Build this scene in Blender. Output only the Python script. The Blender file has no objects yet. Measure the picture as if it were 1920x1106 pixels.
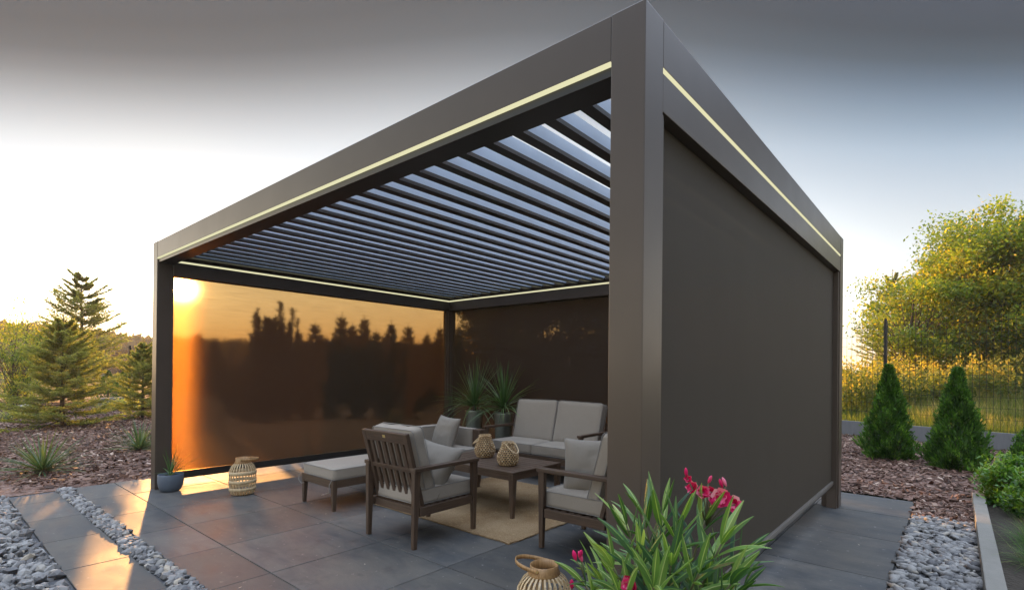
import bpy, bmesh, math, random
import numpy as np
from mathutils import Vector, Matrix, noise
R = math.radians
random.seed(7); rng = np.random.default_rng(7)
sc = bpy.context.scene
HAZE = 0.0008
COL = sc.collection
H, W, D, B = 2.70, 6.08, 4.19, 0.148          # pergola: height, width (-x), depth (+y), profile

# ------------------------------------------------------------------ camera
CAM = np.array([0.9032, -1.6562, 1.3272]); YAW, PIT, ROLL = 0.664, 0.0024, 0.0102
FPX, PPX, PPY = 952.53, 1045.67, 694.05
_f = np.array([-math.sin(YAW)*math.cos(PIT), math.cos(YAW)*math.cos(PIT), math.sin(PIT)])
_r = np.array([math.cos(YAW), math.sin(YAW), 0.0]); _u = np.cross(_r, _f)
CR = math.cos(ROLL)*_r + math.sin(ROLL)*_u; CU = -math.sin(ROLL)*_r + math.cos(ROLL)*_u
cd = bpy.data.cameras.new('camera'); cam = bpy.data.objects.new('camera', cd); COL.objects.link(cam)
cam.matrix_world = Matrix(((CR[0], CU[0], -_f[0], CAM[0]), (CR[1], CU[1], -_f[1], CAM[1]), (CR[2], CU[2], -_f[2], CAM[2]), (0, 0, 0, 1)))
cd.sensor_width = 36; cd.lens = FPX/1920*36
cd.shift_x = (960-PPX)/1920; cd.shift_y = (PPY-553)/1920
cd.clip_start = 0.05; cd.clip_end = 2000
sc.camera = cam

def at(px, py, d):
    """world point seen in direction (px,py) at distance d along the view axis (layout helper)"""
    return CAM + d*(_f + CR*(px-PPX)/FPX - CU*(py-PPY)/FPX)
def gnd(px, d):
    q = CAM + d*(_f + CR*(px-PPX)/FPX); return float(q[0]), float(q[1])

# ------------------------------------------------------------------ node helpers
class NT:
    def __init__(s, nt): s.nt = nt
    def n(s, t, ins=None, **kw):
        nd = s.nt.nodes.new(t)
        for k, v in kw.items(): setattr(nd, k, v)
        for k, v in (ins or {}).items():
            i = nd.inputs[k]
            if isinstance(v, bpy.types.NodeSocket): s.nt.links.new(v, i)
            elif isinstance(v, bpy.types.Node): s.nt.links.new(v.outputs[0], i)
            else:
                if isinstance(v, tuple) and len(v) == 3 and i.type == 'RGBA': v = (*v, 1)
                i.default_value = v
        return nd
    def math(s, op, a, b=0.5, c=None, clamp=False):
        d = {0: a, 1: b}
        if c is not None: d[2] = c
        return s.n('ShaderNodeMath', d, operation=op, use_clamp=clamp).outputs[0]
    def ramp(s, fac, stops, interp='LINEAR'):
        nd = s.n('ShaderNodeValToRGB', {0: fac}); cr = nd.color_ramp; cr.interpolation = interp
        while len(cr.elements) > 1: cr.elements.remove(cr.elements[-1])
        for i, (p, c) in enumerate(stops):
            e = cr.elements[0] if i == 0 else cr.elements.new(p)
            e.position = p; c = c if isinstance(c, tuple) else (c, c, c); e.color = (*c[:3], 1)
        return nd.outputs[0]
    def mix(s, fac, a, b, mode='MIX'):
        nd = s.n('ShaderNodeMix', data_type='RGBA', blend_type=mode)
        for k, v in ((0, fac), (6, a), (7, b)):
            i = nd.inputs[k]
            if isinstance(v, bpy.types.NodeSocket): s.nt.links.new(v, i)
            else: i.default_value = (*v, 1) if isinstance(v, tuple) else v
        return nd.outputs[2]
    def noise(s, vec, scale, detail=4, rough=.55, dist=0):
        return s.n('ShaderNodeTexNoise', {'Vector': vec, 'Scale': scale, 'Detail': detail, 'Roughness': rough, 'Distortion': dist}).outputs[0]
    def mapping(s, vec, sc_=(1, 1, 1), rot=(0, 0, 0)):
        return s.n('ShaderNodeMapping', {'Vector': vec, 'Scale': sc_, 'Rotation': rot}).outputs[0]
    def bump(s, h, st=.3, dist=.01, normal=None):
        d = {'Height': h, 'Strength': st, 'Distance': dist}
        if normal is not None: d['Normal'] = normal
        return s.n('ShaderNodeBump', d).outputs[0]

def mat(name, fn):
    m = bpy.data.materials.new(name); m.use_nodes = True; nt = m.node_tree; nt.nodes.clear()
    t = NT(nt); sh = fn(t); o = nt.nodes.new('ShaderNodeOutputMaterial')
    nt.links.new(sh.outputs[0] if isinstance(sh, bpy.types.Node) else sh, o.inputs[0]); return m
def P(t, col, rough=.5, **kw):
    d = {'Base Color': col, 'Roughness': rough}; d.update({k.replace('_', ' '): v for k, v in kw.items()})
    return t.n('ShaderNodeBsdfPrincipled', d)
def objc(t): return t.n('ShaderNodeTexCoord').outputs['Object']
def geo_pos(t): return t.n('ShaderNodeNewGeometry').outputs['Position']
def rnd(t): return t.n('ShaderNodeAttribute', attribute_name='rnd').outputs['Fac']

# ------------------------------------------------------------------ materials
def m_metal(t, c=(.088, .066, .051), spec=.6):
    v = objc(t); n = t.noise(v, 900, 2); n2 = t.noise(v, 3, 3)
    col = t.mix(t.ramp(n2, [(.35, 0.), (.7, 1.)]), c, tuple(x*.86 for x in c))
    return P(t, col, t.math('MULTIPLY_ADD', n2, .10, .27), Normal=t.bump(n, .06, .001), Specular_IOR_Level=spec)
M = {}
M['frame'] = mat('powder_coated_aluminium', m_metal)
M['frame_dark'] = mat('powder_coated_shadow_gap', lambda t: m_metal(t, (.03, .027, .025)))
M['rail'] = mat('anodised_rail', lambda t: m_metal(t, (.17, .155, .14)))
M['louvre'] = mat('louvre_skylit_tint', lambda t: m_metal(t, (.48, .58, .71)))  # sky light on the blade sides painted in as pale blue-grey
M['louvre_shade'] = mat('louvre_shade_tint', lambda t: m_metal(t, (.035, .033, .032)))  # shade below the blades painted in as near-black
M['led'] = mat('led_diffuser', lambda t: t.n('ShaderNodeEmission', {'Color': (1, .96, .60), 'Strength': .35}))

def m_screen(t, op=1.0, dcol=1.0):
    v = geo_pos(t)
    sep = t.n('ShaderNodeSeparateXYZ', {0: v}).outputs
    h = t.math('ADD', sep[0], sep[1])
    # horizontal thread bands and slubs of the woven mesh
    st = t.mapping(v, (1.0, 1.0, 34)); band = t.noise(st, 3, 3, .7)
    fine = t.noise(t.mapping(v, (90, 90, 420)), 2, 2, .7)
    tr = t.mix(1., (.150*op, .106*op, .052*op), t.ramp(band, [(.32, .74), (.68, 1.04)]), 'MULTIPLY')
    tr = t.mix(1., tr, t.ramp(fine, [(.3, .8), (.75, 1.12)]), 'MULTIPLY')
    n = t.bump(t.noise(t.mapping(v, (150, 150, 700)), 2, 1), .5, .004, t.bump(t.noise(t.mapping(v, (.8, .8, .35)), 1.5, 2), .5, .06))
    trans = t.n('ShaderNodeMixShader', {0: .80, 1: t.n('ShaderNodeBsdfTransparent', {'Color': tr}), 2: t.n('ShaderNodeBsdfRefraction', {'Color': tr, 'Roughness': .115, 'IOR': 1.45, 'Normal': t.n('ShaderNodeNewGeometry').outputs['Incoming']})})
    dif = P(t, t.mix(fine, (.018*dcol, .0145*dcol, .0110*dcol), (.036*dcol, .029*dcol, .0225*dcol)), .62, Normal=n, Specular_IOR_Level=.35)
    tl = t.n('ShaderNodeBsdfTranslucent', {'Color': (.035*op, .018*op, .006*op)})
    wn = t.n('ShaderNodeTexWhiteNoise', {'Vector': t.mapping(v, (977, 983, 991))}, noise_dimensions='3D').outputs[0]
    q = t.math('MULTIPLY_ADD', wn, 2., -1.); tilt = t.math('MULTIPLY', t.math('MULTIPLY', q, t.math('ABSOLUTE', q)), 1.3)
    cv = t.n('ShaderNodeCombineXYZ', {2: tilt}).outputs[0]; gn = t.n('ShaderNodeNewGeometry').outputs['Incoming']
    nn = t.n('ShaderNodeVectorMath', {0: t.n('ShaderNodeVectorMath', {0: gn, 1: cv}, operation='ADD').outputs[0]}, operation='NORMALIZE').outputs[0]
    rf = t.n('ShaderNodeBsdfRefraction', {'Color': (.9*op, .42*op, .08*op), 'Roughness': .23, 'IOR': 1.45, 'Normal': nn})
    a = t.n('ShaderNodeMixShader', {0: .0045, 1: dif, 2: rf})
    a = t.n('ShaderNodeMixShader', {0: .12, 1: a, 2: tl})
    return t.n('ShaderNodeAddShader', {0: a, 1: trans})
M['screen'] = mat('woven_screen_fabric', m_screen)
M['screen_dense'] = mat('dense_woven_screen_fabric', lambda t: m_screen(t, .06, 2.3))

def m_wood(t, c1=(.115, .072, .046), c2=(.060, .038, .025), ax=2):
    v = objc(t); s = [28, 28, 28]; s[ax] = 2.0
    n = t.noise(t.mapping(v, tuple(s)), 2.2, 5, .6, .4); k = t.noise(v, 5, 3)
    col = t.mix(t.ramp(n, [(.3, 0.), (.7, 1.)]), c1, c2); col = t.mix(t.ramp(k, [(.4, 0.), (.75, .5)]), col, (.11, .075, .055))
    return P(t, col, t.math('MULTIPLY_ADD', n, .25, .38), Normal=t.bump(n, .25, .002), Specular_IOR_Level=.45)
for i, a in enumerate('xyz'): M['wood_'+a] = mat('dark_stained_wood_'+a, lambda t, i=i: m_wood(t, ax=i))

def m_fabric(t, c=(.385, .34, .285)):
    v = objc(t); w = t.noise(v, 420, 2, .7); k = t.noise(v, 6, 3)
    col = t.mix(t.ramp(w, [(.3, 0.), (.7, 1.)]), tuple(x*.86 for x in c), tuple(min(1, x*1.1) for x in c))
    col = t.mix(t.ramp(k, [(.35, 0.), (.8, .25)]), col, tuple(x*.8 for x in c))
    b = t.bump(w, .35, .0015); b = t.bump(t.noise(v, 9, 2), .25, .012, b)
    return P(t, col, .92, Normal=b, Specular_IOR_Level=.15, Sheen_Weight=.15)
M['fabric'] = mat('grey_outdoor_fabric', m_fabric)
M['piping'] = mat('cushion_piping', lambda t: m_fabric(t, (.30, .285, .265)))
M['pillow'] = mat('grey_linen', lambda t: m_fabric(t, (.31, .28, .24)))
M['brass'] = mat('brass', lambda t: P(t, (.8, .62, .25), .3, Metallic=.8))
M['glide'] = mat('black_rubber', lambda t: P(t, (.02, .02, .02), .6))

def m_bamboo(t, c=(.70, .55, .34), c2=(.50, .36, .19)):
    v = objc(t); n = t.noise(t.mapping(v, (60, 60, 8)), 2, 4)
    return P(t, t.mix(t.ramp(n, [(.35, 0.), (.75, 1.)]), c, c2), .42, Normal=t.bump(n, .2, .002))
M['bamboo'] = mat('split_bamboo', m_bamboo)
M['bamboo_band'] = mat('bamboo_band', lambda t: m_bamboo(t, (.50, .30, .13), (.30, .16, .06)))
def m_wicker(t):
    r = rnd(t); v = objc(t); n = t.noise(v, 160, 3)
    c = t.ramp(r, [(0, (.46, .29, .14)), (.5, (.78, .56, .31)), (1, (.9, .74, .48))])
    return P(t, t.mix(t.math('MULTIPLY', n, .25), c, (.2, .12, .05)), .6)
M['wicker'] = mat('woven_water_hyacinth', m_wicker)
def m_jute(t):
    v = objc(t); n = t.noise(v, 3, 3); w = t.noise(t.mapping(v, (260, 60, 60)), 2, 3, .7); q = t.noise(v, 55, 3, .7)
    c = t.mix(t.ramp(n, [(.3, 0.), (.7, 1.)]), (.33, .22, .12), (.52, .39, .24))
    c = t.mix(t.ramp(w, [(.32, .85), (.62, 0.)]), c, (.15, .085, .035))
    c = t.mix(t.ramp(q, [(.55, 0.), (.72, .7)]), c, (.58, .42, .22))
    hb = t.math('ADD', t.math('MULTIPLY', t.n('ShaderNodeTexWave', {'Vector': v, 'Scale': 34, 'Distortion': 1.5, 'Detail': 2}, bands_direction='Y').outputs['Fac'], .6), w)
    return P(t, c, .95, Normal=t.bump(hb, .6, .006), Specular_IOR_Level=.1)
M['jute'] = mat('braided_jute', m_jute)
def m_zinc(t):
    v = objc(t); n = t.noise(v, 14, 4); return P(t, t.mix(n, (.26, .29, .25), (.46, .50, .44)), t.math('MULTIPLY_ADD', n, .3, .2), Metallic=.75)
M['zinc'] = mat('brushed_zinc', m_zinc)
M['bluepot'] = mat('blue_grey_ceramic', lambda t: P(t, t.mix(t.noise(objc(t), 12, 4), (.085, .11, .15), (.14, .175, .225)), .55, Normal=t.bump(t.noise(objc(t), 60, 3), .15, .002)))
M['claypot'] = mat('dark_clay', lambda t: P(t, t.mix(t.noise(objc(t), 12, 4), (.05, .045, .04), (.09, .08, .07)), .7))
M['soil'] = mat('potting_soil', lambda t: P(t, t.mix(t.noise(objc(t), 60, 4), (.012, .009, .006), (.05, .035, .022)), .95, Normal=t.bump(t.noise(objc(t), 60, 4), .8, .01)))

def m_leaf(stops, rough=.45, transl=.35, spec=.4, tint=1.25):
    def f(t):
        r = rnd(t); c = t.ramp(r, stops)
        p = P(t, c, rough, Specular_IOR_Level=spec)
        tl = t.n('ShaderNodeBsdfTranslucent', {'Color': t.mix(1., c, (1.5*tint, 1.5*tint, .5*tint), 'MULTIPLY')})
        return t.n('ShaderNodeMixShader', {0: transl, 1: p, 2: tl})
    return f
M['spruce'] = mat('spruce_needles', m_leaf([(0, (.07, .09, .04)), (.4, (.17, .20, .07)), (.75, (.33, .33, .11)), (1, (.48, .42, .15))], .55, .48))
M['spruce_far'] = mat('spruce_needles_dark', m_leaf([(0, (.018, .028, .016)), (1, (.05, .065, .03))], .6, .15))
M['thuja'] = mat('thuja_sprays', m_leaf([(0, (.018, .055, .009)), (.5, (.06, .16, .02)), (1, (.19, .36, .04))], .5, .25))
M['tree'] = mat('autumn_leaves', m_leaf([(0, (.07, .12, .025)), (.4, (.16, .23, .04)), (.7, (.40, .38, .05)), (1, (.66, .42, .07))], .5, .5))
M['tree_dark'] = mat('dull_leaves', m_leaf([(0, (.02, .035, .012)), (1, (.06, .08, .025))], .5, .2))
M['shrub'] = mat('shrub_leaves', m_leaf([(0, (.035, .10, .015)), (.6, (.09, .21, .03)), (1, (.24, .36, .06))], .35, .3))
M['oleander'] = mat('oleander_leaves', m_leaf([(0, (.022, .065, .038)), (.4, (.05, .125, .04)), (.7, (.15, .27, .06)), (1, (.40, .50, .18))], .36, .25, .5))
M['yucca'] = mat('yucca_leaves', m_leaf([(0, (.05, .09, .05)), (.6, (.10, .16, .08)), (1, (.25, .30, .15))], .4, .2))
M['dracaena'] = mat('dracaena_leaves', m_leaf([(0, (.04, .09, .035)), (.6, (.10, .19, .07)), (1, (.24, .32, .14))], .35, .2, .5))
M['grass'] = mat('meadow_grass', m_leaf([(0, (.06, .095, .02)), (.5, (.13, .17, .04)), (.8, (.26, .24, .08)), (1, (.40, .34, .16))], .6, .35, .2))
M['lowgrass'] = mat('garden_grass', m_leaf([(0, (.03, .09, .02)), (.6, (.07, .17, .03)), (1, (.26, .28, .10))], .5, .3, .3))
M['gold'] = mat('goldenrod', m_leaf([(0, (.08, .12, .035)), (.55, (.16, .19, .06)), (.8, (.46, .36, .06)), (1, (.66, .48, .12))], .7, .4, .1))
M['petal'] = mat('oleander_petals', m_leaf([(0, (.50, .004, .08)), (.6, (.80, .025, .19)), (1, (.90, .45, .58))], .45, .25, .3, .7))
M['bark'] = mat('bark', lambda t: P(t, t.mix(t.noise(t.mapping(objc(t), (30, 30, 6)), 2, 4), (.035, .026, .020), (.11, .085, .065)), .85, Normal=t.bump(t.noise(t.mapping(objc(t), (30, 30, 6)), 2, 4), .6, .01)))
M['stem'] = mat('green_stem', lambda t: P(t, t.mix(t.noise(objc(t), 40, 2), (.09, .12, .04), (.16, .13, .07)), .6))

def m_slab(t):
    v = geo_pos(t); r = rnd(t)
    st = t.noise(t.mapping(v, (1.5, 4.2, 1)), 1.7, 6, .66, .8); cl = t.noise(v, 1.1, 4, .6); fn = t.noise(v, 160, 3, .7)
    sp = t.noise(v, 24, 3, .6)
    c = t.mix(t.ramp(st, [(.30, 0.), (.66, 1.)]), (.038, .046, .056), (.110, .109, .104))
    c = t.mix(t.ramp(cl, [(.42, 0.), (.68, .55)]), c, (.165, .145, .115))
    c = t.mix(1., c, t.ramp(r, [(0, .80), (1, 1.18)]), 'MULTIPLY')
    c = t.mix(t.ramp(sp, [(.66, 0.), (.72, .55)]), c, (.30, .29, .27))
    c = t.mix(t.ramp(t.noise(v, 5, 5, .7), [(.56, 0.), (.70, .45)]), c, (.035, .036, .038))
    c = t.mix(t.ramp(fn, [(.3, .15), (.6, 0.)]), c, (.03, .03, .03))
    rg = t.math('ADD', t.math('MULTIPLY_ADD', cl, .30, .42), t.math('MULTIPLY', st, .2))
    return P(t, c, rg, Normal=t.bump(fn, .2, .002, t.bump(st, .25, .006)), Specular_IOR_Level=.42)
M['slab'] = mat('slate_porcelain_slab', m_slab)
M['slabbed'] = mat('joint_sand', lambda t: P(t, (.018, .017, .016), .95))
M['edging'] = mat('concrete_edging', lambda t: P(t, t.mix(t.noise(geo_pos(t), 12, 5, .7), (.17, .165, .145), (.27, .26, .235)), .9, Normal=t.bump(t.noise(geo_pos(t), 140, 3), .4, .003)))
M['board'] = mat('concrete_gravel_board', lambda t: P(t, t.mix(t.noise(t.mapping(geo_pos(t), (6, 6, 1)), 3, 5, .7), (.15, .16, .17), (.24, .25, .26)), .9))
def m_stone(t):
    r = rnd(t); n = t.noise(geo_pos(t), 60, 4)
    c = t.ramp(r, [(0, (.10, .10, .105)), (.4, (.23, .225, .22)), (.8, (.42, .41, .39)), (1, (.52, .45, .35))])
    return P(t, t.mix(t.math('MULTIPLY', n, .5), c, (.12, .12, .13)), .72, Normal=t.bump(n, .4, .004))
M['stone'] = mat('grey_crushed_stone', m_stone)
def m_chip(t):
    r = rnd(t); n = t.noise(geo_pos(t), 90, 3)
    c = t.ramp(r, [(0, (.055, .026, .018)), (.45, (.17, .085, .058)), (.8, (.36, .22, .16)), (1, (.62, .46, .36))])
    return P(t, t.mix(t.math('MULTIPLY', n, .5), c, (.05, .03, .02)), .7)
M['chip'] = mat('bark_chips', m_chip)
def m_mulch(t):
    v = geo_pos(t); n = t.noise(t.mapping(v, (1, 1, 1)), 14, 5, .75); vo = t.n('ShaderNodeTexVoronoi', {'Vector': v, 'Scale': 22}); k = t.noise(v, .6, 3)
    c = t.ramp(n, [(.3, (.04, .024, .019)), (.5, (.17, .10, .078)), (.68, (.38, .27, .22))])
    c = t.mix(t.ramp(vo.outputs['Color'], [(.5, 0.), (.9, .6)]), c, (.30, .23, .20))
    return P(t, c, .9, Normal=t.bump(vo.outputs['Distance'], .9, .03), Specular_IOR_Level=.1)
M['mulch'] = mat('bark_mulch', m_mulch)
def m_ground(t):
    v = geo_pos(t); n = t.noise(v, .25, 5); f = t.noise(v, 9, 5, .7)
    c = t.mix(t.ramp(n, [(.35, 0.), (.65, 1.)]), (.05, .065, .022), (.12, .11, .045)); c = t.mix(t.ramp(f, [(.3, .6), (.65, 0.)]), c, (.04, .05, .02))
    return P(t, c, .95, Normal=t.bump(f, .8, .06), Specular_IOR_Level=.05)
M['ground'] = mat('rough_grassland', m_ground)
M['gravelbase'] = mat('gravel_base', lambda t: P(t, t.mix(t.noise(geo_pos(t), 40, 4), (.04, .042, .048), (.14, .145, .155)), .9, Normal=t.bump(t.noise(geo_pos(t), 40, 4), .8, .02)))
M['soilbed'] = mat('dark_bed_soil', lambda t: P(t, t.mix(t.noise(geo_pos(t), 25, 5), (.018, .015, .012), (.07, .055, .04)), .95, Normal=t.bump(t.noise(geo_pos(t), 30, 5), .9, .03)))
M['fence'] = mat('anthracite_fence_steel', lambda t: P(t, (.010, .011, .012), .6))
M['rock'] = mat('field_rock', lambda t: P(t, t.mix(t.noise(objc(t), 6, 5), (.18, .17, .15), (.38, .35, .31)), .85, Normal=t.bump(t.noise(objc(t), 10, 5), .6, .05)))
M['forest'] = mat('distant_forest', m_leaf([(0, (.05, .055, .03)), (1, (.12, .105, .05))], .8, .2, .1))

# ------------------------------------------------------------------ object helpers
def props(o, label=None, cat=None, group=None, kind=None):
    for k, v in (('label', label), ('category', cat), ('group', group), ('kind', kind)):
        if v: o[k] = v
    return o
def thing(name, label, cat, loc=(0, 0, 0), rz=0, group=None):
    o = bpy.data.objects.new(name, None); COL.objects.link(o); o.location = loc; o.rotation_euler = (0, 0, rz); o.empty_display_size = .1
    return props(o, label, cat, group)
def link(name, me, m, parent=None, bevel=0, smooth=False, seg=2):
    o = bpy.data.objects.new(name, me); COL.objects.link(o); o.parent = parent
    if not me.materials: me.materials.append(m)
    if smooth: me.polygons.foreach_set('use_smooth', [True]*len(me.polygons))
    if bevel:
        b = o.modifiers.new('bevel', 'BEVEL'); b.width = bevel; b.segments = seg; b.limit_method = 'ANGLE'; b.harden_normals = False
    return o
class MB:
    def __init__(s): s.v = []; s.f = []; s.a = []
    def add(s, vs, fs, a=0.5):
        o = len(s.v); s.v += [tuple(map(float, x)) for x in vs]; s.f += [tuple(i+o for i in f) for f in fs]; s.a += [a]*len(fs); return s
    def box(s, x0, x1, y0, y1, z0, z1, a=.5):
        vs = [(x, y, z) for z in (z0, z1) for x, y in ((x0, y0), (x1, y0), (x1, y1), (x0, y1))]
        return s.add(vs, [(3, 2, 1, 0), (4, 5, 6, 7), (0, 1, 5, 4), (1, 2, 6, 5), (2, 3, 7, 6), (3, 0, 4, 7)], a)
    def taper(s, c0, w0, c1, w1, a=.5):
        """tapered bar from centre c0 (half sizes w0) to centre c1"""
        vs = [(c[0]+sx*w[0], c[1]+sy*w[1], c[2]) for c, w in ((c0, w0), (c1, w1)) for sx, sy in ((-1, -1), (1, -1), (1, 1), (-1, 1))]
        return s.add(vs, [(3, 2, 1, 0), (4, 5, 6, 7), (0, 1, 5, 4), (1, 2, 6, 5), (2, 3, 7, 6), (3, 0, 4, 7)], a)
    def bar(s, p, q, w, t, up=(0, 0, 1), a=.5):
        p = Vector(p); q = Vector(q); d = (q-p).normalized(); x = d.cross(Vector(up)).normalized(); y = x.cross(d)
        vs = [e+x*(sx*w/2)+y*(sy*t/2) for e in (p, q) for sx, sy in ((-1, -1), (1, -1), (1, 1), (-1, 1))]
        return s.add(vs, [(0, 1, 2, 3), (7, 6, 5, 4), (4, 5, 1, 0), (5, 6, 2, 1), (6, 7, 3, 2), (7, 4, 0, 3)], a)
    def tube(s, pts, rad, n=8, a=.5, closed=False, flat=1.0):
        pts = [Vector(p) for p in pts]; m = len(pts); vs = []; prev = None
        for i, p in enumerate(pts):
            d = (pts[(i+1) % m]-pts[i-1]) if closed else (pts[min(i+1, m-1)]-pts[max(i-1, 0)]); d.normalize()
            x = prev - d*prev.dot(d) if prev is not None else d.orthogonal(); x.normalize(); prev = x; y = d.cross(x)
            r = rad[i] if isinstance(rad, (list, tuple)) else rad
            vs += [p + x*math.cos(2*math.pi*k/n)*r + y*math.sin(2*math.pi*k/n)*r*flat for k in range(n)]
        fs = [(i*n+k, i*n+(k+1) % n, ((i+1) % m)*n+(k+1) % n, ((i+1) % m)*n+k) for i in range(m if closed else m-1) for k in range(n)]
        if not closed: fs += [tuple(range(n))[::-1], tuple(range((m-1)*n, m*n))]
        return s.add(vs, fs, a)
    def lathe(s, prof, n=32, c=(0, 0, 0), a=.5):
        vs = [(c[0]+r*math.cos(2*math.pi*k/n), c[1]+r*math.sin(2*math.pi*k/n), c[2]+z) for r, z in prof for k in range(n)]
        return s.add(vs, [(i*n+k, i*n+(k+1) % n, (i+1)*n+(k+1) % n, (i+1)*n+k) for i in range(len(prof)-1) for k in range(n)], a)
    def mesh(s, name):
        me = bpy.data.meshes.new(name); me.from_pydata(s.v, [], s.f)
        me.attributes.new('rnd', 'FLOAT', 'FACE').data.foreach_set('value', s.a); me.update(); return me
    def build(s, name, m, parent=None, bevel=0, smooth=False, seg=2): return link(name, s.mesh(name), m, parent, bevel, smooth, seg)

def npmesh(name, verts, k, vals):
    """verts (N*k,3): N separate k-gons, one value per face"""
    verts = np.asarray(verts, dtype=np.float32).reshape(-1, 3); n = len(verts)//k
    me = bpy.data.meshes.new(name); me.vertices.add(len(verts)); me.vertices.foreach_set('co', verts.ravel())
    me.loops.add(n*k); me.loops.foreach_set('vertex_index', np.arange(n*k, dtype=np.int32))
    me.polygons.add(n); me.polygons.foreach_set('loop_start', np.arange(0, n*k, k, dtype=np.int32))
    me.update(calc_edges=True)
    me.attributes.new('rnd', 'FLOAT', 'FACE').data.foreach_set('value', np.clip(np.asarray(vals, dtype=np.float32), 0, 1)); return me
def unit(a): return a/np.maximum(np.linalg.norm(a, axis=-1, keepdims=True), 1e-9)
def rdir(n): return unit(rng.normal(size=(n, 3)))
def leaf_quads(c, d, length, width, g=None):
    """pointed leaves: diamond quads starting at c along d"""
    n = len(c); g = rdir(n) if g is None else g; s = unit(np.cross(d, g)); L = np.reshape(length, (-1, 1)); w = np.reshape(width, (-1, 1))
    return np.stack([c, c+d*L*.45+s*w*.5, c+d*L, c+d*L*.45-s*w*.5], axis=1).reshape(-1, 3)

def blade(mb, p, d, L, w, droop=.5, n=5, a=.5, side=None, fold=.25, wprof=None, rib=False):
    """long leaf with a fold along its midrib, arching under gravity"""
    p = Vector(p); d = Vector(d).normalized(); side = Vector(side) if side is not None else d.cross(Vector((0, 0, 1)))
    if side.length < 1e-3: side = Vector((1, 0, 0))
    side.normalize(); vs = []; q = p.copy(); dd = d.copy()
    for i in range(n+1):
        t = i/n; ww = w*(wprof(t) if wprof else max(.04, (1-t)**.7*(.55+.9*min(1, t*3)*.5)))
        up = side.cross(dd).normalized()
        vs += [q-side*ww/2+up*ww*fold, q, q+side*ww/2+up*ww*fold]
        q = q+dd*(L/n); dd = (dd+Vector((0, 0, -droop/n))).normalized()
    fs = []
    for i in range(n): b = i*3; fs += [(b, b+1, b+4, b+3), (b+1, b+2, b+5, b+4)]
    if rib:
        q = []; m = (n+1)
        for i in range(m):
            l, c, r_ = (Vector(vs[i*3+j]) for j in range(3)); q += [l, c.lerp(l, .13), c.lerp(r_, .13), r_]
        mb.add(q, [(i*4, i*4+1, i*4+5, i*4+4) for i in range(n)]+[(i*4+2, i*4+3, i*4+7, i*4+6) for i in range(n)], a)
        mb.add(q, [(i*4+1, i*4+2, i*4+6, i*4+5) for i in range(n)], min(1, a+.38)); return
    mb.add(vs, fs, a)

# ------------------------------------------------------------------ the setting: ground
def hgt(x, y):
    s = min(1, max(0, (y-12.0-max(0, -x-6)*1.2)/10.0)); right = s*s*(3-2*s)*0.75
    return right
def grid(name, x0, x1, y0, y1, nx, ny, m, z=0, f=None, kind='structure'):
    vs = []; fs = []
    for j in range(ny+1):
        for i in range(nx+1):
            x = x0+(x1-x0)*i/nx; y = y0+(y1-y0)*j/ny; vs.append((x, y, z+(f(x, y) if f else 0)))
    for j in range(ny):
        for i in range(nx): b = j*(nx+1)+i; fs.append((b, b+1, b+nx+2, b+nx+1))
    mb = MB().add(vs, fs); o = mb.build(name, m, smooth=True); props(o, kind=kind); return o
xs = sorted(set([-340, -250, -160, -100] + list(range(-70, 42, 2)) + [60, 100, 160]))
ys = sorted(set([-60, -40, -20] + list(range(-10, 60, 2)) + [80, 120, 200, 300, 340]))
gm = MB(); vs = [(x, y, -.03 + hgt(x, y)) for y in ys for x in xs]; nx = len(xs)
gm.add(vs, [(j*nx+i, j*nx+i+1, (j+1)*nx+i+1, (j+1)*nx+i) for j in range(len(ys)-1) for i in range(nx-1)])
props(gm.build('ground', M['ground'], smooth=True), kind='structure')

def poly_sheet(name, pts, z, m):
    mb = MB(); mb.add([(x, y, z) for x, y in pts], [tuple(range(len(pts)))]); return props(mb.build(name, m), kind='structure')
# bark mulch beds (sheets) left / behind and right
poly_sheet('mulch_bed', [(-34, -6), (-6.72, -1.03), (-6.72, 5.0), (.60, 5.0), (.60, 4.23), (1.05, 4.23), (1.05, 5.3), (2.6, 5.3), (4, 6.0), (4, 9.75), (-.2, 10.95), (-8, 13), (-34, 9)], -.012, M['mulch'])
poly_sheet('gravel_base', [(-9, -1.8), (-9, -4), (3, -4), (3, -1.03), (1.04, -1.03), (1.04, 4.24), (.58, 4.24), (.58, -.5), (-6.73, -.5), (-6.7, -1.03), (-7.1, -1.2)], -.016, M['gravelbase'])
poly_sheet('planting_soil', [(1.14, -2), (5, -2), (5, 6), (1.14, 5.3)], .03, M['soilbed'])

# paving: every slab a bevelled block of the one paving
pv = MB(); G = .0055
def slab(x0, x1, y0, y1):
    a = random.random(); h = -.002*random.random(); b = .003
    x0 += G/2; x1 -= G/2; y0 += G/2; y1 -= G/2
    top = [(x0+b, y0+b), (x1-b, y0+b), (x1-b, y1-b), (x0+b, y1-b)]; out = [(x0, y0), (x1, y0), (x1, y1), (x0, y1)]
    vs = [(x, y, h) for x, y in top]+[(x, y, h-b) for x, y in out]+[(x, y, -.05) for x, y in out]
    pv.add(vs, [(0, 1, 2, 3)]+[(i, 4+i, 4+(i+1) % 4, (i+1) % 4) for i in range(4)]+[(4+i, 8+i, 8+(i+1) % 4, 4+(i+1) % 4) for i in range(4)], a)
xj = [-6.70, -5.90] + [-1.80-.80*k for k in range(4, -1, -1)] + [-1.0, -.22, .578]
yj = [-.545, -.19, .60, 1.41, 2.43, 3.25, 4.07, 4.86]
yj = [-.545, -.19, .60, 1.43, 2.26, 3.20, 4.07, 4.86]
for i in range(len(xj)-1):
    for j in range(len(yj)-1): slab(xj[i], xj[i+1], yj[j], yj[j+1])
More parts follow.
